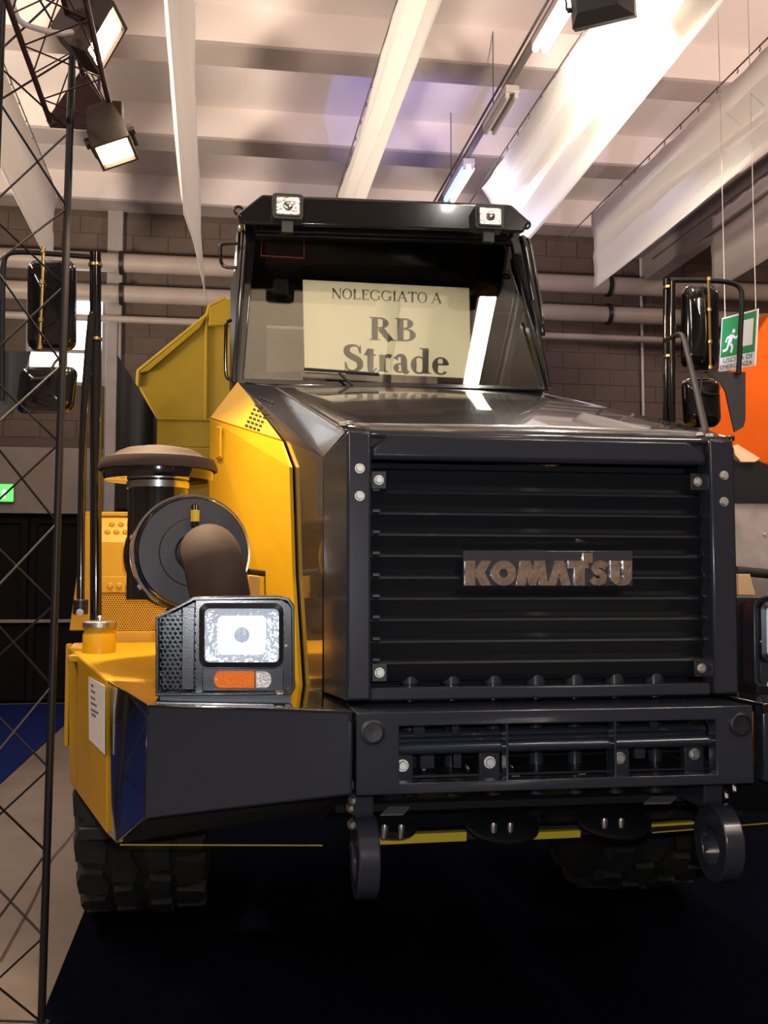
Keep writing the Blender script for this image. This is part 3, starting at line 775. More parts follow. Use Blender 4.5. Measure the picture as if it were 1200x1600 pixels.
for u in (583, 1157):
    c = P(u, 1150 if u < 800 else 1126, BU)
    c.z = bz_(1138)
    MB().lathe([(.033, 0), (.033, .006), (.027, .008), (.025, .002), (0, .001)], (c.x, BU, c.z), FWD, 28).build('tow_hole_plug', 'satin_black', bump, smooth=True)
# dark recess behind the guard opening with hoses, brackets and bolts
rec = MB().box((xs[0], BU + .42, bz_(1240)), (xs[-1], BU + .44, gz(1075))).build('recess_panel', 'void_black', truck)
for u in (640, 705, 770, 837, 897, 960, 1022):
    p = P(u, 1100, BU + .26)
    MB().lathe([(.022, -.30), (.022, .02), (.030, .022), (.030, .075), (.018, .085), (0, .085)], (p.x, BU + .26, P(u, 1090, BU + .26).z + .02), (0, 0, 1), 16).build('standpipe', 'charcoal', rec, smooth=True)
    MB().lathe([(.0225, 0), (.0245, 0), (.0245, .012), (.0225, .012)], (p.x, BU + .26, P(u, 1105, BU + .26).z), (0, 0, 1), 16).build('hose_clamp', 'steel', rec, smooth=True)
for v, r_, y in ((1150, .013, BU + .20), (1158, .010, BU + .16)):
    MB().tube([P(622, v, y), P(1100, v - 12, y)], r_, 10).build('cross_pipe', 'charcoal', rec, smooth=True)
for u, v in ((629, 1196), (765, 1191), (968, 1184), (1085, 1178)):
    p = P(u, v, BU + .10)
    MB().box((p.x - .03, BU + .10, p.z - .05), (p.x + .03, BU + .13, p.z + .04)).build('bracket', 'charcoal', rec, bevel=.003)
    bolt(p, FWD, .0135, rec)
for u, v, w2, h2 in ((655, 1140, 10, 26), (712, 1136, 7, 14), (668, 1190, 12, 12), (715, 1187, 7, 14), (1000, 1175, 10, 12), (1022, 1128, 7, 14), (1060, 1150, 18, 12)):
    p = P(u, v, BU + .18); s_ = BU / F
    MB().box((p.x - w2*s_, p.y, p.z - h2*s_), (p.x + w2*s_, p.y + .03, p.z + h2*s_)).build('bracket', 'charcoal', rec, bevel=.002)
MB().box((xs[0] + .02, BU + .12, bz_(1222)), (xs[-1] - .02, BU + .40, bz_(1218))).build('recess_floor', 'satin_black', rec)
for u in (660, 730, 800, 905):
    q = [P(u, 1196, BU + .2), P(u + 14, 1214, BU + .2), P(u, 1214, BU + .2)]
    MB().prism(q, (0, .02, 0)).build('gusset', 'grey_steel', rec)
# swept outer sections, corner facets and yellow side plates, both sides
def fender(s):
    f_ = (lambda m_: m_.mirror(XC)) if s else (lambda m_: m_)
    n1t, n1b = P(551, 1111, BU + .01), P(551, 1243, BU + .01)
    n2t, n2b = P(230, 1101, 2.95), P(224, 1281, 2.95)
    n3t, n3b = P(168, 1063, 3.6), P(168, 1304, 3.6)
    n4t, n4b = P(107, 1011, 4.6), P(108, 1222, 4.6)
    f_(MB().prism([n1t, n2t, n2b, n1b], (0, .05, 0))).build('bumper_wing', 'bumper_paint', truck, bevel=.008, seg=3)
    kn = Vector((.02, .03, 0))
    f_(MB().prism([n2t, n3t, n3b, P(182, 1318, 3.45), n2b], kn)).build('bumper_corner', 'gloss_black', truck, bevel=.004)
    yp = f_(MB().prism([n3t + Vector((-.004, 0, .004)), n4t, n4b, n3b + Vector((-.004, 0, 0))], (.035, .01, 0))).build('fender_plate', 'yellow', truck, bevel=.010, seg=3)
    # decks
    in1 = Vector((n1t.x, n1t.y, n1t.z)); d2 = Vector((xl0 - .05, 3.6, 1.325))
    dk = f_(MB().prism([n2t, n1t, Vector((n1t.x, 3.6, 1.315)), Vector((n3t.x, 3.6, n3t.z))], (0, 0, -.03)))
    dk.build('bumper_deck', 'gloss_black', truck, bevel=.003)
    y1_ = Vector((.28, 3.6, n3t.z)); y2_ = Vector((.28, 4.75, n4t.z + .01)); y3_ = Vector((n4t.x, 4.75, n4t.z + .01))
    f_(MB().prism([n3t, y1_, y2_, y3_, n4t], (0, 0, -.03))).build('fender_deck', 'yellow', truck, bevel=.006)
    # inner underside skirt, dark
    f_(MB().prism([n2b + Vector((.02, .04, .01)), n1b + Vector((0, .04, .01)), Vector((n1b.x, 3.75, .86)), Vector((n3b.x + .03, 3.65, .80))], (0, 0, .02))).build('under_skirt', 'void_black', truck)
    f_(MB().tube([Vector((n3b.x + .04, 3.60, P(185, 1320, 3.6).z)), Vector((n1b.x, 3.60, P(555, 1319, 3.6).z))], .0025, 6)).build('skirt_edge', 'yellow_mark', truck)
    # mudguard box behind
    a_, b_ = P(124, 1312, 4.75), P(176, 1290, 4.75)
    f_(MB().box((a_.x, 4.72, a_.z), (b_.x, 4.95, b_.z))).build('mudguard_step', 'satin_black', truck, bevel=.006)
    f_(MB().box((a_.x + .02, 4.76, b_.z), (b_.x, 4.80, .95))).build('mud_flap', 'rubber', truck)
    # outer edge flange
    f_(MB().box((P(104, 1000, 4.62).x, 4.60, P(104, 1165, 4.62).z), (P(111, 1000, 4.62).x, 4.66, P(104, 1006, 4.62).z))).build('edge_flange', 'yellow', truck, bevel=.004)
    # headlight
    HY = 3.10
    hl_out = [(243, 964), (302, 933), (436, 931), (452, 934), (460, 946), (461, 1076), (455, 1086), (243, 1088)]
    cxp, cyp = 352, 1010
    ring_o = [P(u, v, HY) for u, v in hl_out]
    ring_i = [P(cxp + (u - cxp) * .955, cyp + (v - cyp) * .93, HY) for u, v in hl_out]
    n_ = len(hl_out); back = Vector((0, .34, 0)); dp = Vector((0, .03, 0))
    hb = MB().add(ring_o + ring_i + [p + back for p in ring_o] + [p + dp for p in ring_i],
        [(i, (i+1) % n_, n_ + (i+1) % n_, n_ + i) for i in range(n_)] + [(i, 2*n_ + i, 2*n_ + (i+1) % n_, (i+1) % n_) for i in range(n_)]
        + [(n_ + i, n_ + (i+1) % n_, 3*n_ + (i+1) % n_, 3*n_ + i) for i in range(n_)] + [tuple(range(2*n_, 3*n_)), ])
    hl = f_(hb).build('headlight', 'charcoal', truck, bevel=.003, weld=True)
    f_(MB().prism([P(u, v, HY + .032) for u, v in ((306, 938), (440, 938), (456, 948), (456, 1078), (306, 1080))], (0, .004, 0))).build('mount_plate', 'bumper_paint', hl)
    # rim
    def rr(u0, u1, v0, v1, r_, y, n=5): return [P(u, v, y) for u, v in rrect(u0, u1, v0, v1, r_, n)]
    o1, o2 = rr(311, 443, 942, 1043, 14, HY + .012), rr(319, 436, 950, 1035, 9, HY + .004)
    o3 = rr(320, 435, 951, 1034, 8, HY + .03); o0 = rr(311, 443, 942, 1043, 14, HY + .034)
    N = len(o1)
    f_(MB().add(o0 + o1 + o2 + o3, [(k*N + i, k*N + (i+1) % N, (k+1)*N + (i+1) % N, (k+1)*N + i) for k in range(3) for i in range(N)])).build('lamp_rim', 'satin_black', hl, smooth=True)
    # reflector bowl, its glow painted in for the returned flash
    cc = P(378, 992, HY + .03); rings = []
    for k, (sc, dy) in enumerate(((1, .0125), (.84, .019), (.6, .024), (.35, .028), (.12, .030))):
        hwm, hhm = max(p.x - cc.x for p in o3), max(p.z - cc.z for p in o3); ring = []
        for p in o3:
            th = math.atan2((p.z - cc.z) / hhm, (p.x - cc.x) / hwm)
            ring.append(Vector((p.x, HY + dy, p.z)) if k == 0 else Vector((cc.x + math.cos(th) * hwm * sc, HY + dy, cc.z + math.sin(th) * hhm * min(1, sc * 1.15))))
        rings.append(ring)
    f_(MB().add([p for r_ in rings[:2] for p in r_], [(i, (i+1) % N, N + (i+1) % N, N + i) for i in range(N)])).build('reflector', 'headlamp_flash_dim', hl, smooth=True)
    f_(MB().add([p for r_ in rings[1:] for p in r_], [(k*N + i, k*N + (i+1) % N, (k+1)*N + (i+1) % N, (k+1)*N + i) for k in range(3) for i in range(N)] + [tuple(range(3*N, 4*N))])).build('reflector_core', 'headlamp_flash_hot', hl, smooth=True)
    f_(MB().lathe([(.001, 0), (.021, 0), (.023, .006), (.018, .010), (0, .0115)], (cc.x, HY + .0295, cc.z), FWD, 16)).build('bulb_shield', 'headlamp_flash_dim', hl, smooth=True)
    f_(MB().prism([P(u, v, HY + .008) for u, v in rrect(320, 435, 951, 1034, 8, 5)], (0, .003, 0))).build('lens', 'lens_glass', hl)
    fl = MB()
    for i in range(1, 12):
        u = 320 + i * 9.6
        a_, c_ = P(u, 953, HY + .0135), P(u, 1032, HY + .0135)
        fl.box((a_.x - .0012, a_.y, c_.z), (a_.x + .0012, a_.y + .002, a_.z))
    for v in (968, 1016):
        a_, c_ = P(322, v, HY + .0135), P(433, v, HY + .0135); fl.box((a_.x, a_.y, a_.z - .001), (c_.x, a_.y + .002, a_.z + .001))
    f_(fl).build('lens_fluting', 'lens_glass', hl)
    # turn signal and clear side lamp
    sb = f_(MB().prism([P(u, v, HY + .022) for u, v in ((316, 1044), (443, 1044), (443, 1080), (316, 1080))], (0, .01, 0))).build('signal_bracket', 'charcoal', hl, bevel=.002)
    am = [P(398, 1049, HY + .004), P(398, 1076, HY + .004)] + [P(345 + 12*math.cos(R(a)), 1062.5 + 13.5*math.sin(R(a)), HY + .004) for a in range(90, 271, 20)]
    f_(MB().prism(am, (0, .018, 0))).build('amber_signal', 'amber', hl, bevel=.003)
    cl = [P(399, 1076, HY + .005), P(399, 1049, HY + .005)] + [P(414 + 11*math.cos(R(a)), 1062.5 + 13.5*math.sin(R(a)), HY + .005) for a in range(-90, 91, 20)]
    f_(MB().prism(cl, (0, .017, 0))).build('clear_signal', 'clear_plastic', hl, bevel=.003)
    for u, v in ((338, 1062), (420, 1061), (447, 1009)):
        p = P(u, v, HY + .003); p = mx(p) if s else p; bolt(p, FWD, .0032, hl, 'screw')
    # perforated panel
    pf = MB(); cellw = 8.0
    polyin = lambda u, v: 251 < u < 309 and v < 1076 and v > 966 - (u - 248) * .5
    row = 0; v = 962.0
    while v < 1078:
        u = 250 + (cellw / 2 if row % 2 else 0)
        while u < 308:
            if polyin(u, v):
                c_ = [P(u + 4.62*math.cos(R(a)), v + 4.62*math.sin(R(a)), HY + .030) for a in range(30, 390, 60)]
                h_ = [P(u + 3.0*math.cos(R(a)), v + 3.0*math.sin(R(a)), HY + .030) for a in range(30, 390, 60)]
                h2_ = [p + Vector((0, .006, 0)) for p in h_]
                pf.add(c_ + h_ + h2_, [(i, (i+1) % 6, 6 + (i+1) % 6, 6 + i) for i in range(6)] + [(6+i, 6+(i+1) % 6, 12+(i+1) % 6, 12+i) for i in range(6)])
            u += cellw
        v += cellw * .866; row += 1
    f_(pf).build('perforated_panel', 'bumper_paint', hl)
    f_(MB().box((P(284, 1000, HY + .02).x, HY + .02, P(284, 1078, HY + .02).z), (P(304, 1000, HY + .02).x, HY + .03, P(284, 948, HY + .02).z))).build('strap', 'charcoal', hl, bevel=.002)
    arcp = [P(305 + 46*math.cos(R(a)), 1030 + 56*math.sin(R(a)), HY + .045) for a in range(100, 285, 12)]
    f_(MB().tube(arcp, .007, 6)).build('hose_ring', 'steel', hl, smooth=True)
    bs = P(437, 1092, HY - .01); bs = mx(bs) if s else bs
    bolt(Vector((bs.x, bs.y, n1t.z + .02)), (0, 0, 1), .014, hl)
    bkx = MB().box((P(250, 1088, HY).x, HY + .01, n1t.z - .005), (P(455, 1088, HY).x, HY + .3, P(300, 1087, HY).z + .005)); f_(bkx).build('foot_rail', 'satin_black', hl)
for s in (0, 1): fender(s)
# ---- under-bumper: guard plate, tow hooks, yellow bar, discs, labels
ug = MB().prism([Vector((xs[0], BU + .12, bz_(1236))), Vector((xs[-1], BU + .12, bz_(1236))), Vector((xs[-1], 3.65, .86)), Vector((xs[0], 3.65, .86))], (0, 0, .02)).build('under_guard', 'satin_black', truck)
YB = 3.58
def ubar(u0, v0, u1, v1, th):
    a_, c_ = P(u0, v0, YB), P(u1, v1, YB); h_ = th * YB / F
    MB().prism([a_ + Vector((0, 0, h_/2)), c_ + Vector((0, 0, h_/2)), c_ - Vector((0, 0, h_/2)), a_ - Vector((0, 0, h_/2))], (0, .03, 0)).build('yellow_bar', 'yellow_mark', truck)
ubar(588, 1313, 729, 1307, 14); ubar(771, 1309, 907, 1303, 11); ubar(990, 1292, 1085, 1286, 4)
MB().box((P(580, 1300, YB + .03).x, YB + .03, P(800, 1312, YB).z), (P(1110, 1300, YB + .03).x, YB + .08, P(800, 1296, YB).z)).build('cross_member', 'satin_black', truck)
for u, v, w2 in ((785, 1288, 58), (958, 1281, 60), (615, 1291, 36)):
    p = P(u, v, 3.35); r_ = w2 * 3.35 / F
    dsc = MB().lathe([(0, .012), (r_ * .9, .012), (r_, .006), (r_, -.006), (0, -.012)], p, (0, -.25, 1), 32).build('shackle_disc', 'satin_black', truck, smooth=True)
    for du in (-14, 12):
        q = P(u + du, v + 3, 3.28); MB().lathe([(.010, -.03), (.012, 0), (.010, .012), (0, .014)], q, (0, 0, 1), 10).build('stud', 'steel', dsc, smooth=True)
for u0, u1, v0, v1 in ((595, 640, 1262, 1275), (1006, 1058, 1246, 1257)):
    gn = Vector((0, -.22, -1)).normalized()
    q = [P(u0, v1, 3.2), P(u1 - 10, v1 - 1, 3.2), P(u1, v0, 3.25), P(u0 + 12, v0 + 1, 3.25)]
    MB().prism(q, (0, .004, .004)).build('maintenance_label', 'label_grey', truck)
def tow_hook(s):
    hx = P(573, 1330, 2.94).x; hw = .030
    if s: hx = 2*XC - hx
    cz, cy = .895, 2.98
    m_ = MB(); no = 22; vs = []
    for x in (hx - hw, hx + hw):
        for k in range(no):
            an = 2*math.pi*k/no; vs.append((x, cy + .105*math.cos(an), cz + .115*math.sin(an)))
        for k in range(no):
            an = 2*math.pi*k/no; vs.append((x, cy + .055*math.cos(an), cz - .01 + .055*math.sin(an)))
    fs = []
    for k in range(no):
        k2 = (k+1) % no
        fs += [(k, k2, no+k2, no+k), (2*no+k2, 2*no+k, 3*no+k, 3*no+k2), (k2, k, 2*no+k, 2*no+k2), (no+k, no+k2, 3*no+k2, 3*no+k)]
    m_.add(vs, fs)
    h = m_.build('tow_hook', 'charcoal', truck, bevel=.005, weld=True)
    MB().box((hx - hw, cy + .03, cz + .09), (hx + hw, cy + .25, 1.10)).build('hook_bracket', 'charcoal', h, bevel=.004)
    sgn = -1 if s == 0 else 1
    for dy, dz in ((0, .03), (.03, .07), (-.02, .10), (.05, .13)):
        bolt(Vector((hx + sgn*.035, cy + dy, cz + .06 + dz)), (sgn, -.4, 0), .013, h)
for s in (0, 1): tow_hook(s)

# ---- access steps on the left fender
sy0 = 4.78
sx0, sx1 = P(134, 900, sy0).x, P(262, 900, sy0).x
zA, zB_, zC, zD, zE = (P(180, v, sy0).z for v in (1003, 987, 926, 904, 848))
zF = P(180, 806, sy0 + .06).z
steps = MB().prism([Vector((P(108, 985, sy0 - .02).x, sy0 - .02, P(108, 985, sy0).z)), Vector((P(146, 985, sy0).x, sy0 - .02, P(108, 985, sy0).z)), Vector((P(146, 806, sy0).x, sy0 - .02, P(140, 806, sy0).z)), Vector((P(134, 806, sy0).x, sy0 - .02, P(140, 806, sy0).z))], (0, .04, 0)).build('access_steps', 'yellow', truck, bevel=.004)
MB().box((sx0, sy0, zA - .06), (sx1, sy0 + .03, zB_)).build('kick_plate', 'yellow', steps, bevel=.003)
pm = MB(); cw = (sx1 - sx0) / 34; row = 0; z = zB_ + cw * .5
while z < zC:
    x = sx0 + cw * (.5 if row % 2 else 1.0)
    while x < sx1:
        c_ = [Vector((x + cw*.577*math.cos(R(a)), sy0 + .01, z + cw*.577*math.sin(R(a)))) for a in range(30, 390, 60)]
        h_ = [Vector((x + cw*.33*math.cos(R(a)), sy0 + .01, z + cw*.33*math.sin(R(a)))) for a in range(30, 390, 60)]
        pm.add(c_ + h_ + [p + Vector((0, .005, 0)) for p in h_], [(i, (i+1) % 6, 6+(i+1) % 6, 6+i) for i in range(6)] + [(6+i, 6+(i+1) % 6, 12+(i+1) % 6, 12+i) for i in range(6)])
        x += cw
    z += cw * .866; row += 1
pm.build('perforated_riser', 'yellow', steps)
MB().box((sx0, sy0 + .12, zA), (sx1, sy0 + .13, zE)).build('riser_backing', 'void_black', steps)
MB().box((sx0, sy0 + .004, zC), (sx1, sy0 + .02, zD + .01)).build('step_lip', 'yellow', steps, bevel=.003)
MB().box((sx0, sy0 + .03, zD), (sx1, sy0 + .05, zE)).build('riser', 'yellow', steps, bevel=.003)
MB().prism([Vector((sx0, sy0 + .03, zE)), Vector((sx1, sy0 + .03, zE)), Vector((sx1, sy0 + .10, zF)), Vector((sx0, sy0 + .10, zF))], (0, .01, .0)).build('step_lip', 'yellow', steps, bevel=.003)
MB().box((sx0 - .02, sy0 + .09, zF), (sx1, sy0 + 1.0, zF + .02)).build('step_top', 'yellow', steps, bevel=.004)
for i in range(6):
    for (v, y, off) in ((819, sy0 + .075, .5), (831, sy0 + .055, 0), (915, sy0 + .002, .3)):
        p = P(168 + (i + off) * 14, v, y)
        if p.x > sx1 - .02: continue
        MB().lathe([(.013, -.004), (.013, .002), (.009, .006), (0, .006)], p, FWD, 12).build('grip_dimple', 'yellow', steps, smooth=True)
# platform above the wheel, behind the air cleaner
pz = P(300, 699, 5.5).z
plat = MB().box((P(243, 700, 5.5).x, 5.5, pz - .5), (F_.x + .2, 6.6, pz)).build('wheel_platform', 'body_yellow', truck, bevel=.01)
MB().box((sx0, 5.6, 1.75), (F_.x + .1, 6.9, 1.95)).build('wheel_arch', 'yellow', truck, bevel=.02)
MB().box((2*XC - sx0 - .6, 4.9, 1.40), (2*XC - sx0 + .05, 6.9, 1.95)).build('wheel_arch', 'yellow', truck, bevel=.02)
# filler neck with metal cap
fp = P(155, 1020, 4.40)
fn_ = MB().lathe([(.066, -.02), (.066, .075), (.060, .085), (.060, .105), (0, .105)], fp, (0, 0, 1), 28).build('filler_neck', 'yellow', truck, smooth=True)
MB().lathe([(.066, .103), (.066, .122), (.058, .128), (0, .128)], fp, (0, 0, 1), 28).build('filler_cap', 'zinc', fn_, smooth=True)
MB().lathe([(.012, .128), (.012, .142), (.004, .15), (0, .15)], fp, (0, 0, 1), 12).build('cap_knob', 'steel', fn_, smooth=True)
MB().prism([fp + Vector((-.11, -.08, -.03)), fp + Vector((.13, -.08, -.03)), fp + Vector((.13, .10, -.03)), fp + Vector((-.11, .10, -.03))], (0, 0, .025)).build('filler_base', 'yellow', fn_, bevel=.003)
# ---- air cleaner with rubber elbow
AY = 3.72; ac = P(303, 863, AY); ar = 86 * AY / F
ax_ = Vector((.16, -1, .0)).normalized()      # axis towards the viewer, turned a little
acl = MB().lathe([(ar * .99, -.50), (ar * 1.06, -.495), (ar * 1.06, -.44), (ar * 1.0, -.43), (ar * 1.0, -.14), (ar * 1.07, -.13), (ar * 1.07, -.10), (ar * 1.03, -.09), (ar * 1.03, -.05), (ar, -.045), (ar, -.012), (ar * .975, 0)], ac, ax_, 48).build('air_cleaner', 'gloss_black', truck, smooth=True)
MB().lathe([(0, -.002), (ar * .30, -.002), (ar * .34, .006), (ar * .60, .006), (ar * .62, .0), (ar * .965, .0), (ar * .985, -.008), (ar * .985, -.02)], ac, ax_, 48).build('end_cover', 'disc_plastic', acl, smooth=True)
for h_ in (-.12, -.07):
    MB().lathe([(ar * 1.035, h_ - .008), (ar * 1.075, h_ - .008), (ar * 1.075, h_ + .008), (ar * 1.035, h_ + .008)], ac, ax_, 48).build('clamp_band', 'chrome', acl, smooth=True)
for an in (165, 215, 100):
    q = ac + ax_ * -.10 + Vector((math.cos(R(an)), 0, math.sin(R(an)))) * ar * 1.08
    bolt(q, (math.cos(R(an)), -.4, math.sin(R(an))), .009, acl)
hs = smoothpath([ac + Vector((.045, -.00, -.005)), ac + Vector((.055, -.10, .0)), ac + Vector((.072, -.19, -.045)), ac + Vector((.095, -.16, -.16)), ac + Vector((.12, -.10, -.30))], 3)
hse = MB().tube(hs, [.098] * len(hs), 28).build('intake_elbow', 'hose', acl, smooth=True)
p = P(305, 806, AY - .03)
MB().lathe([(.013, -.04), (.015, -.038), (.015, .035), (.011, .042), (0, .042)], p, (0, 0, 1), 14).build('service_indicator', 'gloss_black', acl, smooth=True)
MB().lathe([(.0153, -.02), (.0153, .02)], p, (0, 0, 1), 14).build('indicator_window', 'yellow_mark', acl, smooth=True)
MB().prism([P(u, v, AY - .03) for u, v in ((322, 824), (337, 833), (334, 838), (320, 830))], (0, .006, 0)).build('warning_sticker', 'paper', acl)
# pre-cleaner mushroom on its riser
RY = 4.02; rc = P(247, 760, RY); rr_ = 45 * RY / F
ris = MB().tube([Vector((rc.x, RY, rc.z - .42)), Vector((rc.x, RY, P(247, 745, RY).z))], rr_, 32).build('intake_riser', 'gloss_black', truck, smooth=True)
MB().lathe([(rr_ * 1.0, -.012), (rr_ * 1.05, -.012), (rr_ * 1.05, .012), (rr_ * 1.0, .012)], (rc.x, RY, P(247, 759, RY).z), (0, 0, 1), 32).build('clamp_band', 'steel', ris, smooth=True)
q = P(204, 759, RY - .04); bolt(q, (-.6, -1, 0), .010, ris)
cr_ = 90 * RY / F; cz = P(247, 744, RY).z
cap = MB().lathe([(rr_, -.02), (cr_ * .90, -.018), (cr_ * .93, .005), (cr_ * .93, .030)], (rc.x, RY, cz), (0, 0, 1), 44).build('cap_underside', 'gloss_black', truck, smooth=True)
MB().lathe([(cr_ * .96, .016), (cr_ * 1.0, .018), (cr_ * 1.0, .034), (cr_ * .95, .060), (cr_ * .74, .075), (cr_ * .70, .086), (cr_ * .55, .100), (cr_ * .3, .110), (0, .112)], (rc.x, RY, cz), (0, 0, 1), 48).build('mushroom_cap', 'cap_plastic', cap, smooth=True)
# black rod and yellow bracket between hood and headlight
MB().tube([P(388, 893, 4.0), P(428, 898, 4.05)], .012, 10).build('latch_rod', 'satin_black', truck, smooth=True)
MB().prism([P(u, v, 4.1) for u, v in ((388, 898), (430, 903), (430, 935), (386, 935))], (0, .02, 0)).build('bracket_plate', 'yellow', truck, bevel=.004)

# ---- cab
wn = Vector((0, -1, .413)).normalized(); wp = Vector((XC, 5.49, 2.71))
Wp = lambda u, v, d=0.0: PL(u, v, wp + wn * d, wn)
frame_o = [Wp(364, 600), Wp(383, 348), Wp(812, 362), Wp(858, 610)]
frame_i = [Wp(381, 591), Wp(399, 366), Wp(799, 379), Wp(847, 603)]
fb = MB().add(frame_o + frame_i + [p - wn * .07 for p in frame_o] + [p - wn * .07 for p in frame_i],
    [(i, (i+1) % 4, 4+(i+1) % 4, 4+i) for i in range(4)] + [(8+i, 12+i, 12+(i+1) % 4, 8+(i+1) % 4) for i in range(4)]
    + [(i, 8+i, 8+(i+1) % 4, (i+1) % 4) for i in range(4)] + [(4+i, 4+(i+1) % 4, 12+(i+1) % 4, 12+i) for i in range(4)])
cab = fb.build('cab_frame', 'gloss_black', truck, bevel=.008, weld=True)
cab['label'] = 'black cab with a large windshield and roof lamps'
gb_ = MB().prism(frame_i, -wn * .006); gl = gb_.build('windshield', 'windshield_glass', cab); gl.location += -wn * .02
xi0, xi1 = min(frame_o[0].x, frame_o[1].x), max(frame_o[3].x, frame_o[2].x)
YR = 7.2
# side walls, rear wall with window, floor, dash, headliner
for sx, bo, to in ((0, frame_o[0], frame_o[1]), (1, frame_o[3], frame_o[2])):
    inn = Vector((.04, 0, 0)) if sx == 0 else Vector((-.04, 0, 0))
    MB().prism([bo + Vector((0, .05, 0)), to + Vector((0, .05, 0)), Vector((to.x, YR, to.z)), Vector((bo.x, YR, to.z)), Vector((bo.x, YR, 2.0)), Vector((bo.x, 5.6, 2.0))], inn).build('side_wall', 'cab_inner' if 0 else 'satin_black', cab)
rx = [xi0 + .04, xi0 + .25, xi1 - .25, xi1 - .04]; rz = [2.0, 2.78, 3.45, 3.72]
MB().grid_plate(rx, rz, {(1, 1)}, YR, YR + .05).build('rear_wall', 'cab_inner', cab)
MB().box((rx[1], YR + .02, rz[1]), (rx[2], YR + .03, rz[2])).build('rear_window', 'windshield_glass', cab)
MB().box((xi0 + .04, 5.55, 2.0), (xi1 - .04, YR, 2.05)).build('cab_floor', 'cab_inner', cab)
MB().prism([Vector((xi0 + .05, 5.56, 2.2)), Vector((xi0 + .05, 5.56, 2.66)), Vector((xi0 + .05, 5.85, 2.70)), Vector((xi0 + .05, 6.0, 2.5)), Vector((xi0 + .05, 6.0, 2.2))], (xi1 - xi0 - .1, 0, 0)).build('dashboard', 'seat_cloth', cab, bevel=.01)
seat = MB().box((XC - .27, 6.5, 2.35), (XC + .27, 7.0, 2.55)).build('driver_seat', 'seat_cloth', cab, bevel=.04)
MB().prism([Vector((XC - .25, 6.92, 2.5)), Vector((XC + .25, 6.92, 2.5)), Vector((XC + .22, 7.02, 3.15)), Vector((XC - .22, 7.02, 3.15))], (0, .12, 0)).build('backrest', 'seat_cloth', seat, bevel=.04)
MB().box((XC - .14, 7.0, 3.17), (XC + .14, 7.1, 3.36)).build('headrest', 'seat_cloth', seat, bevel=.03)
sw = Vector((XC, 6.22, 2.78)); swa = Vector((0, -.55, 1)).normalized(); e1 = Vector((1, 0, 0)); e2 = swa.cross(e1)
MB().tube([sw + (e1 * math.cos(R(a)) + e2 * math.sin(R(a))) * .21 for a in range(0, 361, 15)], .014, 8).build('steering_wheel', 'satin_black', cab, smooth=True)
p = Wp(439, 448, -.12)
MB().prism([p + Vector((x, 0, z)) for x, z in rrect(-.042, .042, -.045, .045, .015)], (0, .05, 0)).build('speaker', 'void_black', cab)
for a, c in (((410, 368), (475, 372)), ((475, 372), (475, 403)), ((475, 403), (408, 399)), ((408, 399), (410, 368))):
    MB().tube([Wp(*a, -.025), Wp(*c, -.025)], .0018, 4).build('red_outline', 'red_print', cab)
p = Wp(789, 400, -.15)
MB().prism([p + Vector((x, 0, z)) for x, z in rrect(-.05, .05, -.06, .06, .02)], (0, .03, 0)).build('interior_mirror', 'plate_grey', cab)
MB().tube([p + Vector((0, .02, .05)), p + Vector((0, .02, .22))], .008, 6).build('mirror_stem', 'satin_black', cab)
MB().prism([Wp(395, 583, -.05), Wp(470, 580, -.05), Wp(470, 587, -.05), Wp(395, 590, -.05)], (0, .06, 0)).build('dash_ledge', 'void_black', cab)
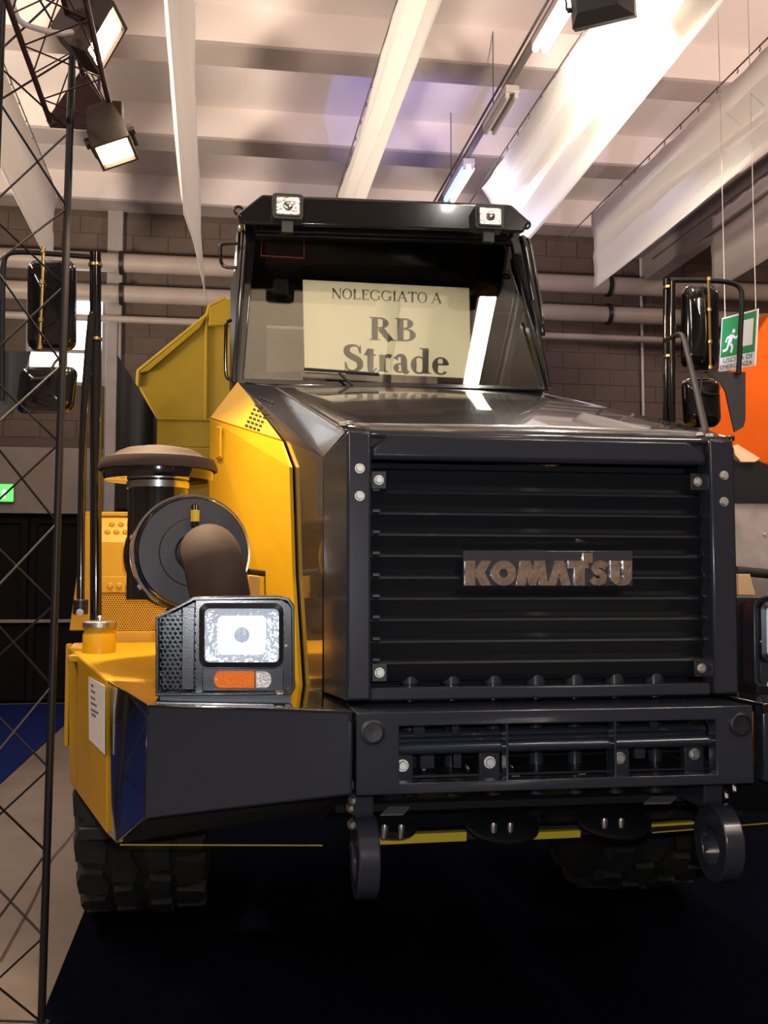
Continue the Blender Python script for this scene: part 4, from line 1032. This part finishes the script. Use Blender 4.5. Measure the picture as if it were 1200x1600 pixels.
# roof with visor
VY = 5.57
vis = [(376, 350), (370, 334), (410, 303), (800, 319), (829, 346), (818, 364)]
VOFF = Vector((0, .40, .075))
roof = MB().prism([P(u, v, VY) + VOFF for u, v in vis], (0, 1.25, 0)).build('roof', 'gloss_black', truck, bevel=.016, seg=3)
MB().prism([P(u, v, VY) for u, v in vis], VOFF).build('visor', 'gloss_black', roof, bevel=.016, seg=3)
for u, v, sg in ((373, 329, -1), (822, 351, 1)):
    c_ = P(u, v, VY + .1)
    MB().tube([c_ + Vector((.022*math.cos(R(a)), 0, .022*math.sin(R(a)))) for a in range(0, 361, 24)], .008, 6).build('lifting_eye', 'gloss_black', roof, smooth=True)
def work_lamp(u, v):
    w2, h2 = 21, 17; y = VY - .08; s_ = y / F
    c_ = P(u, v, y)
    hous = MB().prism([c_ + Vector((x, 0, z)) for x, z in rrect(-(w2 + 4)*s_, (w2 + 4)*s_, -(h2 + 4)*s_, (h2 + 4)*s_, .02)], (0, .10, 0)).build('work_lamp', 'satin_black', truck, bevel=.004)
    MB().prism([c_ + Vector((x, -.004, z)) for x, z in rrect(-(w2 - 2)*s_, (w2 - 2)*s_, -(h2 - 2)*s_, (h2 - 2)*s_, .012)], (0, .004, 0)).build('reflector', 'lamp_reflector', hous)
    ri = [(w2, h2), (w2 - 2.5, h2 - 2.5)]
    a_ = [c_ + Vector((x, -.012, z)) for x, z in rrect(-w2*s_, w2*s_, -h2*s_, h2*s_, .015)]
    b2 = [c_ + Vector((x, -.012, z)) for x, z in rrect(-(w2-2.5)*s_, (w2-2.5)*s_, -(h2-2.5)*s_, (h2-2.5)*s_, .012)]
    N = len(a_)
    MB().add(a_ + b2 + [p + Vector((0, .012, 0)) for p in a_] + [p + Vector((0, .012, 0)) for p in b2], [(i, (i+1) % N, N+(i+1) % N, N+i) for i in range(N)] + [(i, 2*N+i, 2*N+(i+1) % N, (i+1) % N) for i in range(N)] + [(N+i, N+(i+1) % N, 3*N+(i+1) % N, 3*N+i) for i in range(N)]).build('lamp_rim', 'satin_black', hous)
    MB().lathe([(0, .004), (.02, .004), (.026, .0), (.026, -.004)], c_ + Vector((0, -.004, 0)), FWD, 16).build('bulb', 'chrome', hous, smooth=True)
    MB().box((c_.x - .03, y + .03, c_.z - .13), (c_.x + .03, y + .07, c_.z - .06)).build('lamp_bracket', 'satin_black', hous)
work_lamp(450, 322); work_lamp(766, 338)
# wiper
MB().tube([Wp(475, 577, .02), Wp(592, 585, .02)], .010, 6).build('wiper_blade', 'satin_black', cab)
MB().tube([Wp(476, 581, .024), Wp(540, 585, .024)], .006, 6).build('wiper_strip', 'steel', cab)
MB().tube([Wp(530, 583, .03), Wp(551, 602, .03)], .008, 6).build('wiper_arm', 'satin_black', cab)
# handrails on the cab
def rail(pts, r_, nm='grab_handle', it=2, m='gloss_black', par=cab): return MB().tube(smoothpath(pts, it), r_, 10).build(nm, m, par, smooth=True)
rail([P(371, 380, 5.9), P(346, 381, 5.9), P(344, 386, 5.9), P(345, 412, 5.9), P(352, 418, 5.9), P(371, 418, 5.9)], .010)
rail([P(362, 500, 5.75), P(354, 503, 5.75), P(353, 510, 5.75), P(352, 580, 5.75), P(355, 592, 5.75), P(364, 594, 5.75)], .010)
rail([P(816, 372, 5.8), P(820, 385, 5.76), P(838, 480, 5.66), P(846, 515, 5.62), P(846, 524, 5.62)], .022, it=1)
rail([P(822, 372, 5.8), P(828, 376, 5.76), P(846, 480, 5.64), P(849, 505, 5.6), P(846, 512, 5.62)], .009)
for u in (366, 372): MB().tube([Wp(u - 2, 597, .015), Wp(u + 14, 352, .015)], .008, 8).build('pillar_trim', 'gloss_black', cab, smooth=True)
MB().tube([P(858, 606, 5.48), P(832, 470, 5.62)], .012, 8).build('pillar_trim', 'gloss_black', cab, smooth=True)

# ---- mirrors and their posts
def rounded_pillow(cpts_fn, nm, parent, m='gloss_black', depth=.07):
    pass
def mirror_head(u0, u1, v0, v1, Y, r_, nm, parent, tilt=0.0):
    n = 5; rings = []
    cu, cv = (u0 + u1)/2, (v0 + v1)/2
    for sc, dy in ((.0, -.045), (.62, -.042), (.86, -.028), (.96, -.008), (1.0, .012), (1.0, .03), (.94, .034)):
        ring = []
        for u, v in rrect(u0, u1, v0, v1, r_, n):
            uu, vv = cu + (u - cu) * sc, cv + (v - cv) * sc
            ring.append(P(uu + tilt * (cv - vv), vv, Y) + Vector((0, dy, 0)))
        rings.append(ring)
    N = len(rings[0])
    o = MB().add([p for r2 in rings for p in r2], [(k*N + i, k*N + (i+1) % N, (k+1)*N + (i+1) % N, (k+1)*N + i) for k in range(len(rings)-1) for i in range(N)]).build(nm, 'gloss_black', parent, smooth=True, weld=True)
    MB().prism(rings[-1], (0, .003, 0)).build('mirror_glass', 'chrome', o)
    return o
LY = 4.5
mf = MB().tube(smoothpath([P(150, 402, LY), P(100, 398, LY), P(30, 393, LY), P(10, 396, LY), P(5, 412, LY), P(4, 470, LY), P(3, 560, LY), P(3, 625, LY)], 2), .011, 10).build('mirror_frame', 'satin_black', truck, smooth=True)
mh = mirror_head(42, 118, 405, 546, LY - .03, 14, 'side_mirror', truck); mh['label'] = 'tall black mirror housing seen from behind'
MB().tube([P(68, 386, LY - .09), P(66, 450, LY - .09), P(62, 546, LY - .09)], .007, 8).build('clamp_rod', 'brass', mh, smooth=True)
for v in (392, 441, 500, 543): MB().lathe([(0, -.011), (.012, -.008), (.012, .008), (0, .011)], P(67 - (v-392)*.03, v, LY - .09), (0, 0, 1), 10).build('rod_nut', 'brass', mh, smooth=True)
mh2 = mirror_head(27, 117, 572, 644, LY - .03, 13, 'wide_angle_mirror', truck, tilt=.12); mh2['label'] = 'wide low black mirror housing'
MB().tube(smoothpath([P(92, 560, LY - .04), P(82, 570, LY - .09), P(80, 590, LY - .09), P(48, 593, LY - .09)], 2), .006, 8).build('mirror_stalk', 'satin_black', mh2, smooth=True)
MB().prism([P(u, v, LY + .02) for u, v in ((-25, 549), (48, 549), (40, 575), (18, 652), (-25, 640))], (0, .012, 0)).build('mirror_plate', 'plate_grey', truck)
def post(pts, r_, nm='mirror_post', it=1): return MB().tube(smoothpath(pts, it), r_, 14).build(nm, 'rail_brown' if nm == 'hood_handrail' else 'gloss_black', truck, smooth=True)
po = post([P(149, 395, LY), P(150, 700, LY), P(150, 985, LY)], .024)
for v in (414, 530): MB().lathe([(.025, -.006), (.029, -.006), (.029, .006), (.025, .006)], P(149, v, LY), (0, 0, 1), 16).build('ring_clamp', 'brass', po, smooth=True)
po2 = post([P(146, 488, LY - .05), P(142, 500, LY - .05), P(131, 640, LY - .05), P(127, 800, LY - .05), P(126, 955, LY - .05)], .016)
MB().lathe([(.03, -.03), (.03, .03)], P(126, 948, LY - .04), (0, .0, 1), 12, True).build('post_foot', 'satin_black', po2, bevel=.004)
bolt(P(125, 957, LY - .08), FWD, .012, po2)
RYm = 4.95
mf = MB().tube(smoothpath([P(1046, 438, RYm), P(1100, 438, RYm), P(1138, 440, RYm), P(1156, 447, RYm), P(1160, 462, RYm), P(1157, 520, RYm), P(1154, 584, RYm)], 2), .013, 10).build('mirror_frame', 'satin_black', truck, smooth=True)
mh = mirror_head(1068, 1123, 444, 577, RYm - .03, 16, 'side_mirror', truck); mh['label'] = 'narrow tall black mirror housing'
MB().tube([P(1107, 433, RYm - .09), P(1109, 500, RYm - .09), P(1110, 577, RYm - .09)], .007, 8).build('clamp_rod', 'brass', mh, smooth=True)
for v in (436, 484, 534, 574): MB().lathe([(0, -.011), (.012, -.008), (.012, .008), (0, .011)], P(1108 + (v-436)*.015, v, RYm - .09), (0, 0, 1), 10).build('rod_nut', 'brass', mh, smooth=True)
mh2 = mirror_head(1070, 1125, 590, 667, RYm - .03, 13, 'wide_angle_mirror', truck, tilt=-.06); mh2['label'] = 'small black mirror housing'
MB().tube(smoothpath([P(1096, 588, RYm - .06), P(1095, 606, RYm - .09), P(1099, 615, RYm - .09), P(1124, 617, RYm - .09)], 2), .006, 8).build('mirror_stalk', 'satin_black', mh2, smooth=True)
MB().prism([P(u, v, RYm + .02) for u, v in ((1100, 580), (1165, 581), (1165, 655), (1162, 667), (1148, 675), (1140, 640), (1134, 612), (1126, 597), (1112, 588))], (0, .012, 0)).build('mirror_plate', 'plate_grey', truck)
po = post([P(1041, 436, RYm), P(1041, 560, RYm), P(1041, 690, RYm)], .017)
po3 = post([P(1050, 440, RYm - .04), P(1050, 560, RYm - .04), P(1050, 690, RYm - .04)], .017)
for v in (449, 557): MB().lathe([(.018, -.006), (.030, -.006), (.030, .006), (.018, .006)], P(1046, v, RYm - .02), (0, 0, 1), 16).build('ring_clamp', 'brass', po, smooth=True)
post([P(1038, 532, 4.7), P(1052, 526, 4.65), P(1064, 521, 4.6), P(1069, 530, 4.5), P(1086, 600, 3.9), P(1105, 685, 3.2)], .012, 'hood_handrail', 2)

# ---- dump body and exhaust stack
DY = 8.3
front = [(400, 466), (352, 467), (328, 478), (324, 493), (217, 580), (216, 602), (243, 655), (243, 698), (400, 702)]
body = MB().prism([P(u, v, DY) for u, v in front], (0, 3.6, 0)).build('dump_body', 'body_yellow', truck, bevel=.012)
body['label'] = 'mustard yellow dump body with folded headboard'
def brib(pts, r_, nm='headboard_rib'): MB().tube([P(u, v, DY - .01) for u, v in pts], r_, 8).build(nm, 'body_yellow', body, smooth=True)
brib([(216, 604), (217, 580), (324, 493), (328, 479), (352, 467)], .022)
brib([(323, 492), (322, 655)], .016)
brib([(243, 654), (335, 656)], .014)
brib([(325, 508), (352, 508)], .016)
MB().prism([P(u, v, DY - .06) for u, v in ((328, 480), (352, 468), (364, 468), (364, 508), (326, 508))], (0, .06, 0)).build('top_lip', 'body_yellow', body, bevel=.006)
MB().prism([P(u, v, DY - .04) for u, v in ((322, 495), (312, 512), (232, 580), (218, 582))], (0, .04, 0)).build('wing_flange', 'body_yellow', body, bevel=.004)
EY = 6.9; ec = P(213, 700, EY); er = 31 * EY / F; n = 28; vs = []
for k in range(n):
    an = 2*math.pi*k/n; x = ec.x + er*math.cos(an); y = EY + er*math.sin(an)
    ft = (math.cos(an) + 1)/2
    vs += [(x, y, ec.z - .4), (x, y, P(213, 556, EY).z * (1 - ft) + P(213, 656, EY).z * ft)]
ex_ = MB().add(vs, [(2*k, 2*((k+1) % n), 2*((k+1) % n)+1, 2*k+1) for k in range(n)] + [tuple(2*k+1 for k in range(n))]).build('exhaust_stack', 'satin_black', truck, smooth=True)

# ================================================================== PAPER SIGN BEHIND THE WINDSHIELD
SD = -.045
sg = thing('paper_sign', Wp(605, 590, SD), 'white paper sign with black serif lettering propped inside the windshield', 'paper sign')
MB().prism([Wp(473, 437, SD), Wp(733, 450, SD), Wp(736, 591, SD), Wp(476, 579, SD)], -wn * .003).build('sheet', 'paper', sg)
# serif letters drawn as flat ink shapes; unit = cap height, y up
def seg(p, q, w0, w1=None):
    w1 = w0 if w1 is None else w1
    p, q = Vector(p), Vector(q); d = (q - p).normalized(); n = Vector((-d.y, d.x))
    return [tuple(p + n*w0/2), tuple(p - n*w0/2), tuple(q - n*w1/2), tuple(q + n*w1/2)]
def rect(x0, y0, x1, y1): return [(x0, y0), (x1, y0), (x1, y1), (x0, y1)]
def vstem(x, y0, y1, T, sf, top=True, bot=True, th=.045):
    out = [rect(x - T/2, y0, x + T/2, y1)]
    if bot: out.append(rect(x - T/2 - sf, y0, x + T/2 + sf, y0 + th))
    if top: out.append(rect(x - T/2 - sf, y1 - th, x + T/2 + sf, y1))
    return out
def ell(cx, cy, rx, ry, a0, a1, T, t, n=22):
    out = []; pts = []
    for i in range(n + 1):
        a = R(a0 + (a1 - a0) * i / n); w_ = t + (T - t) * abs(math.cos(a)) ** 1.4
        c, s_ = math.cos(a), math.sin(a)
        pts.append(((cx + rx*c, cy + ry*s_), (cx + (rx - w_)*c, cy + (ry - (t if abs(s_) > .2 else t) )*s_)))
    for (o0, i0), (o1, i1) in zip(pts[:-1], pts[1:]): out.append([o0, o1, i1, i0])
    return out
def curve(pts, ws):
    out = []
    pp = smoothpath([Vector((x, y, 0)) for x, y in pts], 2); m_ = len(pp); L = []
    for i, p in enumerate(pp):
        d = (pp[min(i+1, m_-1)] - pp[max(i-1, 0)]).normalized(); f_ = i / (m_ - 1) * (len(ws) - 1); k = min(int(f_), len(ws) - 2)
        w_ = ws[k] + (ws[k+1] - ws[k]) * (f_ - k); L.append(((p.x - d.y*w_/2, p.y + d.x*w_/2), (p.x + d.y*w_/2, p.y - d.x*w_/2)))
    for (a, c), (e, g) in zip(L[:-1], L[1:]): out.append([a, e, g, c])
    return out
def glyph(ch, T, t):
    sf = .10 if T < .15 else .09
    if ch == 'N': return vstem(.14, 0, 1, t, sf) + vstem(.78, 0, 1, t, sf, True, False) + [seg((.12, .98), (.78, .0), T*1.05)], .92
    if ch == 'O': return ell(.46, .5, .44, .52, 0, 360, T, t, 40), .92
    if ch == 'L': return vstem(.2, 0, 1, T, sf) + [rect(.2, 0, .7, t), [(.66, 0), (.72, .26), (.68, .26), (.58, 0)]], .76
    if ch == 'E': return vstem(.2, 0, 1, T, sf) + [rect(.2, 0, .68, t), rect(.2, 1 - t, .66, 1), rect(.2, .5, .52, .5 + t), rect(.50, .38, .54, .66), [(.62, 0), (.72, .25), (.68, .25), (.56, 0)], [(.66, 1), (.66, .78), (.62, .78), (.56, 1)]], .76
    if ch == 'G': return ell(.48, .5, .46, .52, 42, 330, T, t, 34) + vstem(.80, .06, .44, T, sf, True, False) + [rect(.84, .68, .88, 1.0)], .98
    if ch == 'I': return vstem(.22, 0, 1, T, sf), .44
    if ch == 'A': return [seg((.10, 0), (.46, 1.0), t), seg((.44, 1.02), (.82, 0), T), rect(.22, .32, .68, .32 + t), rect(.0, 0, .26, .045), rect(.64, 0, .98, .045)], .96
    if ch == 'T': return vstem(.40, 0, 1, T, sf, False, True) + [rect(.02, 1 - t, .78, 1), [(.02, 1), (.02, .76), (.06, .76), (.14, 1)], [(.78, 1), (.78, .76), (.74, .76), (.66, 1)]], .80
    if ch == 'R': return vstem(.24, 0, 1, T, sf) + ell(.40, .75, .38, .25, -90, 90, T, t, 18) + [rect(.24, 1 - t, .42, 1), rect(.24, .5, .42, .5 + t), seg((.46, .52), (.86, 0), T*1.05), rect(.72, 0, 1.02, .045)], 1.0
    if ch == 'B': return vstem(.24, 0, 1, T, sf) + ell(.40, .77, .34, .23, -90, 90, T, t, 18) + ell(.42, .28, .42, .28, -90, 90, T, t, 18) + [rect(.24, 1 - t, .42, 1), rect(.24, .5, .44, .5 + t), rect(.24, 0, .44, t)], .92
    if ch == 'S': return curve([(.60, .72), (.56, .96), (.36, 1.02), (.12, .92), (.10, .68), (.34, .53), (.60, .40), (.62, .12), (.38, -.04), (.14, .02), (.08, .28)], [t, t, t*1.2, T, T*1.1, T*1.1, T, t*1.2, t, t]) + [rect(.60, .68, .64, 1.02), rect(.04, -.02, .08, .34)], .74
    if ch == 't': return [rect(.14, .12, .14 + T, .9), rect(.02, .62, .46, .68), [(.14, .9), (.14 + T, .9), (.14 + T, .68), (.02, .66)]] + curve([(.14 + T/2, .16), (.24, -.02), (.38, .0), (.48, .14)], [T, T*.8, t, t*.8]), .50
    if ch == 'r': return vstem(.2, 0, .68, T, .08, False, True) + [rect(.06, .63, .2, .68)] + curve([(.22, .40), (.30, .60), (.42, .66), (.52, .60)], [t, t*1.4, T*.7, T*.9]), .58
    if ch == 'a': return curve([(.10, .52), (.18, .68), (.36, .68), (.42, .54), (.42, .12), (.48, .02), (.60, .06)], [T, t*1.4, T*.7, T, T, T*.8, t]) + ell(.26, .18, .24, .20, 60, 300, T*.95, t, 18) + [seg((.34, .34), (.44, .42), t)], .64
    if ch == 'd': return [rect(.46, .0, .46 + T, 1.02), rect(.36, .97, .46, 1.02), rect(.46, 0, .78, .045)] + ell(.34, .33, .32, .36, 40, 320, T, t, 24), .80
    if ch == 'e': return ell(.34, .33, .32, .36, 10, 318, T, t, 28) + [rect(.10, .36, .60, .36 + t)] + ell(.34, .36, .27, .33, 0, 60, T*.9, t, 8), .68
    return [], .34
def write(text, u0, u1, vbase, hpx, T, t, ink, slope, nm):
    gs = [glyph(c, T, t) for c in text]; tot = sum(g[1] for g in gs); sc = (u1 - u0) / tot; x = 0
    for c, (polys, adv) in zip(text, gs):
        if polys:
            m_ = MB()
            for pl_ in polys:
                pts = []
                for px, py in pl_:
                    u = u0 + (x + px) * sc; v = vbase + (u - u0) * slope - py * hpx
                    pts.append(Wp(u, v, SD + .0012))
                m_.add(pts, [tuple(range(len(pts)))])
            m_.build(nm, ink, sg)
        x += adv
write('NOLEGGIATO A', 518, 691, 466, 16, .16, .075, 'ink', .047, 'letter')
write('RB', 576, 653, 531, 36, .24, .07, 'ink', .04, 'letter')
write('Strade', 537, 703, 578, 39, .23, .07, 'ink', .045, 'letter')
# notice sheet stuck to the yellow fender plate
a3, a4 = P(168, 1063, 3.6), P(107, 1011, 4.6)
fnrm = (P(168, 1304, 3.6) - a3).cross(a4 - a3).normalized()
if fnrm.y > 0: fnrm = -fnrm
Np = lambda u, v, d=.012: PL(u, v, a3 + fnrm * d, fnrm)
nt_ = thing('notice_sheet', Np(150, 1178), 'white printed notice sheet stuck to the yellow fender plate', 'notice')
MB().prism([Np(138, 1057), Np(163, 1072), Np(163, 1179), Np(139, 1155)], fnrm * -.002).build('sheet', 'paper', nt_)
for v, u0, u1 in ((1068, 142, 146), (1077, 142, 148), (1087, 142, 147), (1096, 142, 151), (1106, 142, 153), (1113, 143, 150)):
    u = u0
    while u < u1:
        q = [Np(u, v + (u - 142)*.6, .0128), Np(u + 1.6, v + (u - 140.4)*.6, .0128), Np(u + 1.6, v + 4 + (u - 140.4)*.6, .0128), Np(u, v + 4 + (u - 142)*.6, .0128)]
        MB().add(q, [(0, 1, 2, 3)]).build('print_mark', 'ink_grey', nt_); u += 2.4

# ================================================================== EXIT SIGN ON STRINGS
def text_mesh(body, size):
    cu = bpy.data.curves.new('txt', 'FONT'); cu.body = body; cu.size = size; cu.align_x = 'LEFT'; cu.extrude = 0
    o = bpy.data.objects.new('txt', cu); COL.objects.link(o)
    dg = bpy.context.evaluated_depsgraph_get(); me = bpy.data.meshes.new_from_object(o.evaluated_get(dg))
    bpy.data.objects.remove(o); bpy.data.curves.remove(cu); return me
s00, s10 = P(1123, 581, 9.3), P(1180, 571, 8.8)
s01, s11 = P(1128, 497, 9.3), P(1185, 482, 8.8)
esn = thing('exit_sign', (s00 + s10) / 2, 'green and white emergency exit sign hanging on two strings at the right', 'exit sign')
enr = (s10 - s00).cross(s01 - s00).normalized()
if enr.dot(C0 - s00) < 0: enr = -enr
SP = lambda a, c, d=0.0: s00 * (1-a)*(1-c) + s10 * a*(1-c) + s01 * (1-a)*c + s11 * a*c + enr * d
MB().prism([SP(0, 0), SP(1, 0), SP(1, 1), SP(0, 1)], -enr * .006).build('board', 'sign_white', esn)
def spoly(pts, m_, nm, d=.002): MB().add([SP(x, y, d) for x, y in pts], [tuple(range(len(pts)))]).build(nm, m_, esn)
spoly([(.03, .25), (.96, .25), (.96, .97), (.03, .97)], 'sign_green', 'green_field')
spoly([(.62, .38), (.90, .38), (.90, .85), (.62, .85)], 'sign_white', 'door_symbol', .004)
man = MB()
def mseg(p, q, w_):
    for_ = seg(p, q, w_); man.add([SP(x, y, .004) for x, y in for_], [(0, 1, 2, 3)])
man.add([SP(.37 + .045*math.cos(R(a)), .70 + .04*math.sin(R(a)), .004) for a in range(0, 360, 30)], [tuple(range(12))])
mseg((.33, .64), (.26, .48), .10); mseg((.33, .63), (.44, .56), .045); mseg((.44, .56), (.50, .60), .04); mseg((.31, .62), (.20, .60), .045); mseg((.20, .60), (.16, .52), .04)
mseg((.28, .49), (.36, .42), .055); mseg((.36, .42), (.33, .31), .05); mseg((.25, .49), (.20, .38), .055); mseg((.20, .38), (.09, .37), .05)
man.build('running_figure', 'sign_white', esn)
for body, x0_, y0_, x1_ in (('USCITA DI', .12, .145, .90), ('EMERGENZA', .04, .025, .93)):
    me = text_mesh(body, 1.0); xsn = [v_.co.x for v_ in me.vertices]; mnx, mxx = min(xsn), max(xsn)
    vs = [SP(x0_ + (v_.co.x - mnx) / (mxx - mnx) * (x1_ - x0_), y0_ + v_.co.y * .118, .003) for v_ in me.vertices]
    MB().add(vs, [tuple(p_.vertices) for p_ in me.polygons]).build('lettering', 'ink', esn)
for p, pu in ((SP(.09, 1), (1131, 405)), (SP(.93, 1), (1192, 402))):
    MB().tube([p, Vector((p.x, p.y, ZS))], .004, 5).build('string', 'cable_white', esn)

# ================================================================== ORANGE MACHINE AT THE RIGHT
OY = 10.4
om_ = thing('crusher_machine', (P(1240, 900, OY).x, OY + .8, 0), 'large orange machine with a sloping hopper, cut off by the right edge', 'machine')
MB().prism([P(u, v, OY) for u, v in ((1092, 690), (1100, 655), (1134, 588), (1153, 566), (1205, 486), (1460, 440), (1460, 760), (1190, 725), (1160, 705))], (0, .5, 0)).build('hopper', 'orange', om_, bevel=.02)
MB().prism([P(u, v, OY - .1) for u, v in ((1146, 698), (1152, 694), (1188, 716), (1180, 722), (1158, 722), (1148, 710))], (0, .1, 0)).build('frame_rail', 'cream_paint', om_, bevel=.006)
MB().prism([P(u, v, OY - .05) for u, v in ((1142, 721), (1188, 721), (1215, 735), (1460, 760), (1460, 786), (1142, 786))], (0, 2.0, 0)).build('rubber_skirt', 'void_black', om_)
MB().prism([P(u, v, OY) for u, v in ((1140, 786), (1460, 786), (1460, 980), (1140, 980))], (0, .3, 0)).build('side_plate', 'machine_grey', om_, bevel=.01)
bolt(P(1195, 836, OY), FWD, .018, om_)
MB().prism([P(u, v, OY - .3) for u, v in ((1154, 930), (1154, 897), (1172, 897), (1181, 930))], (0, .25, 0)).build('wheel_chock', 'cream_paint', om_, bevel=.005)
MB().tube([P(1150, 892, OY - .12), P(1215, 898, OY - .12)], .05, 12).build('roller', 'rubber', om_, smooth=True)
for u in (1180, 1420):
    a_ = P(u, 975, OY + .1)
    MB().box((a_.x - .1, OY + .05, .012), (a_.x + .1, OY + .28, a_.z + .05)).build('support_leg', 'machine_grey', om_, bevel=.01)
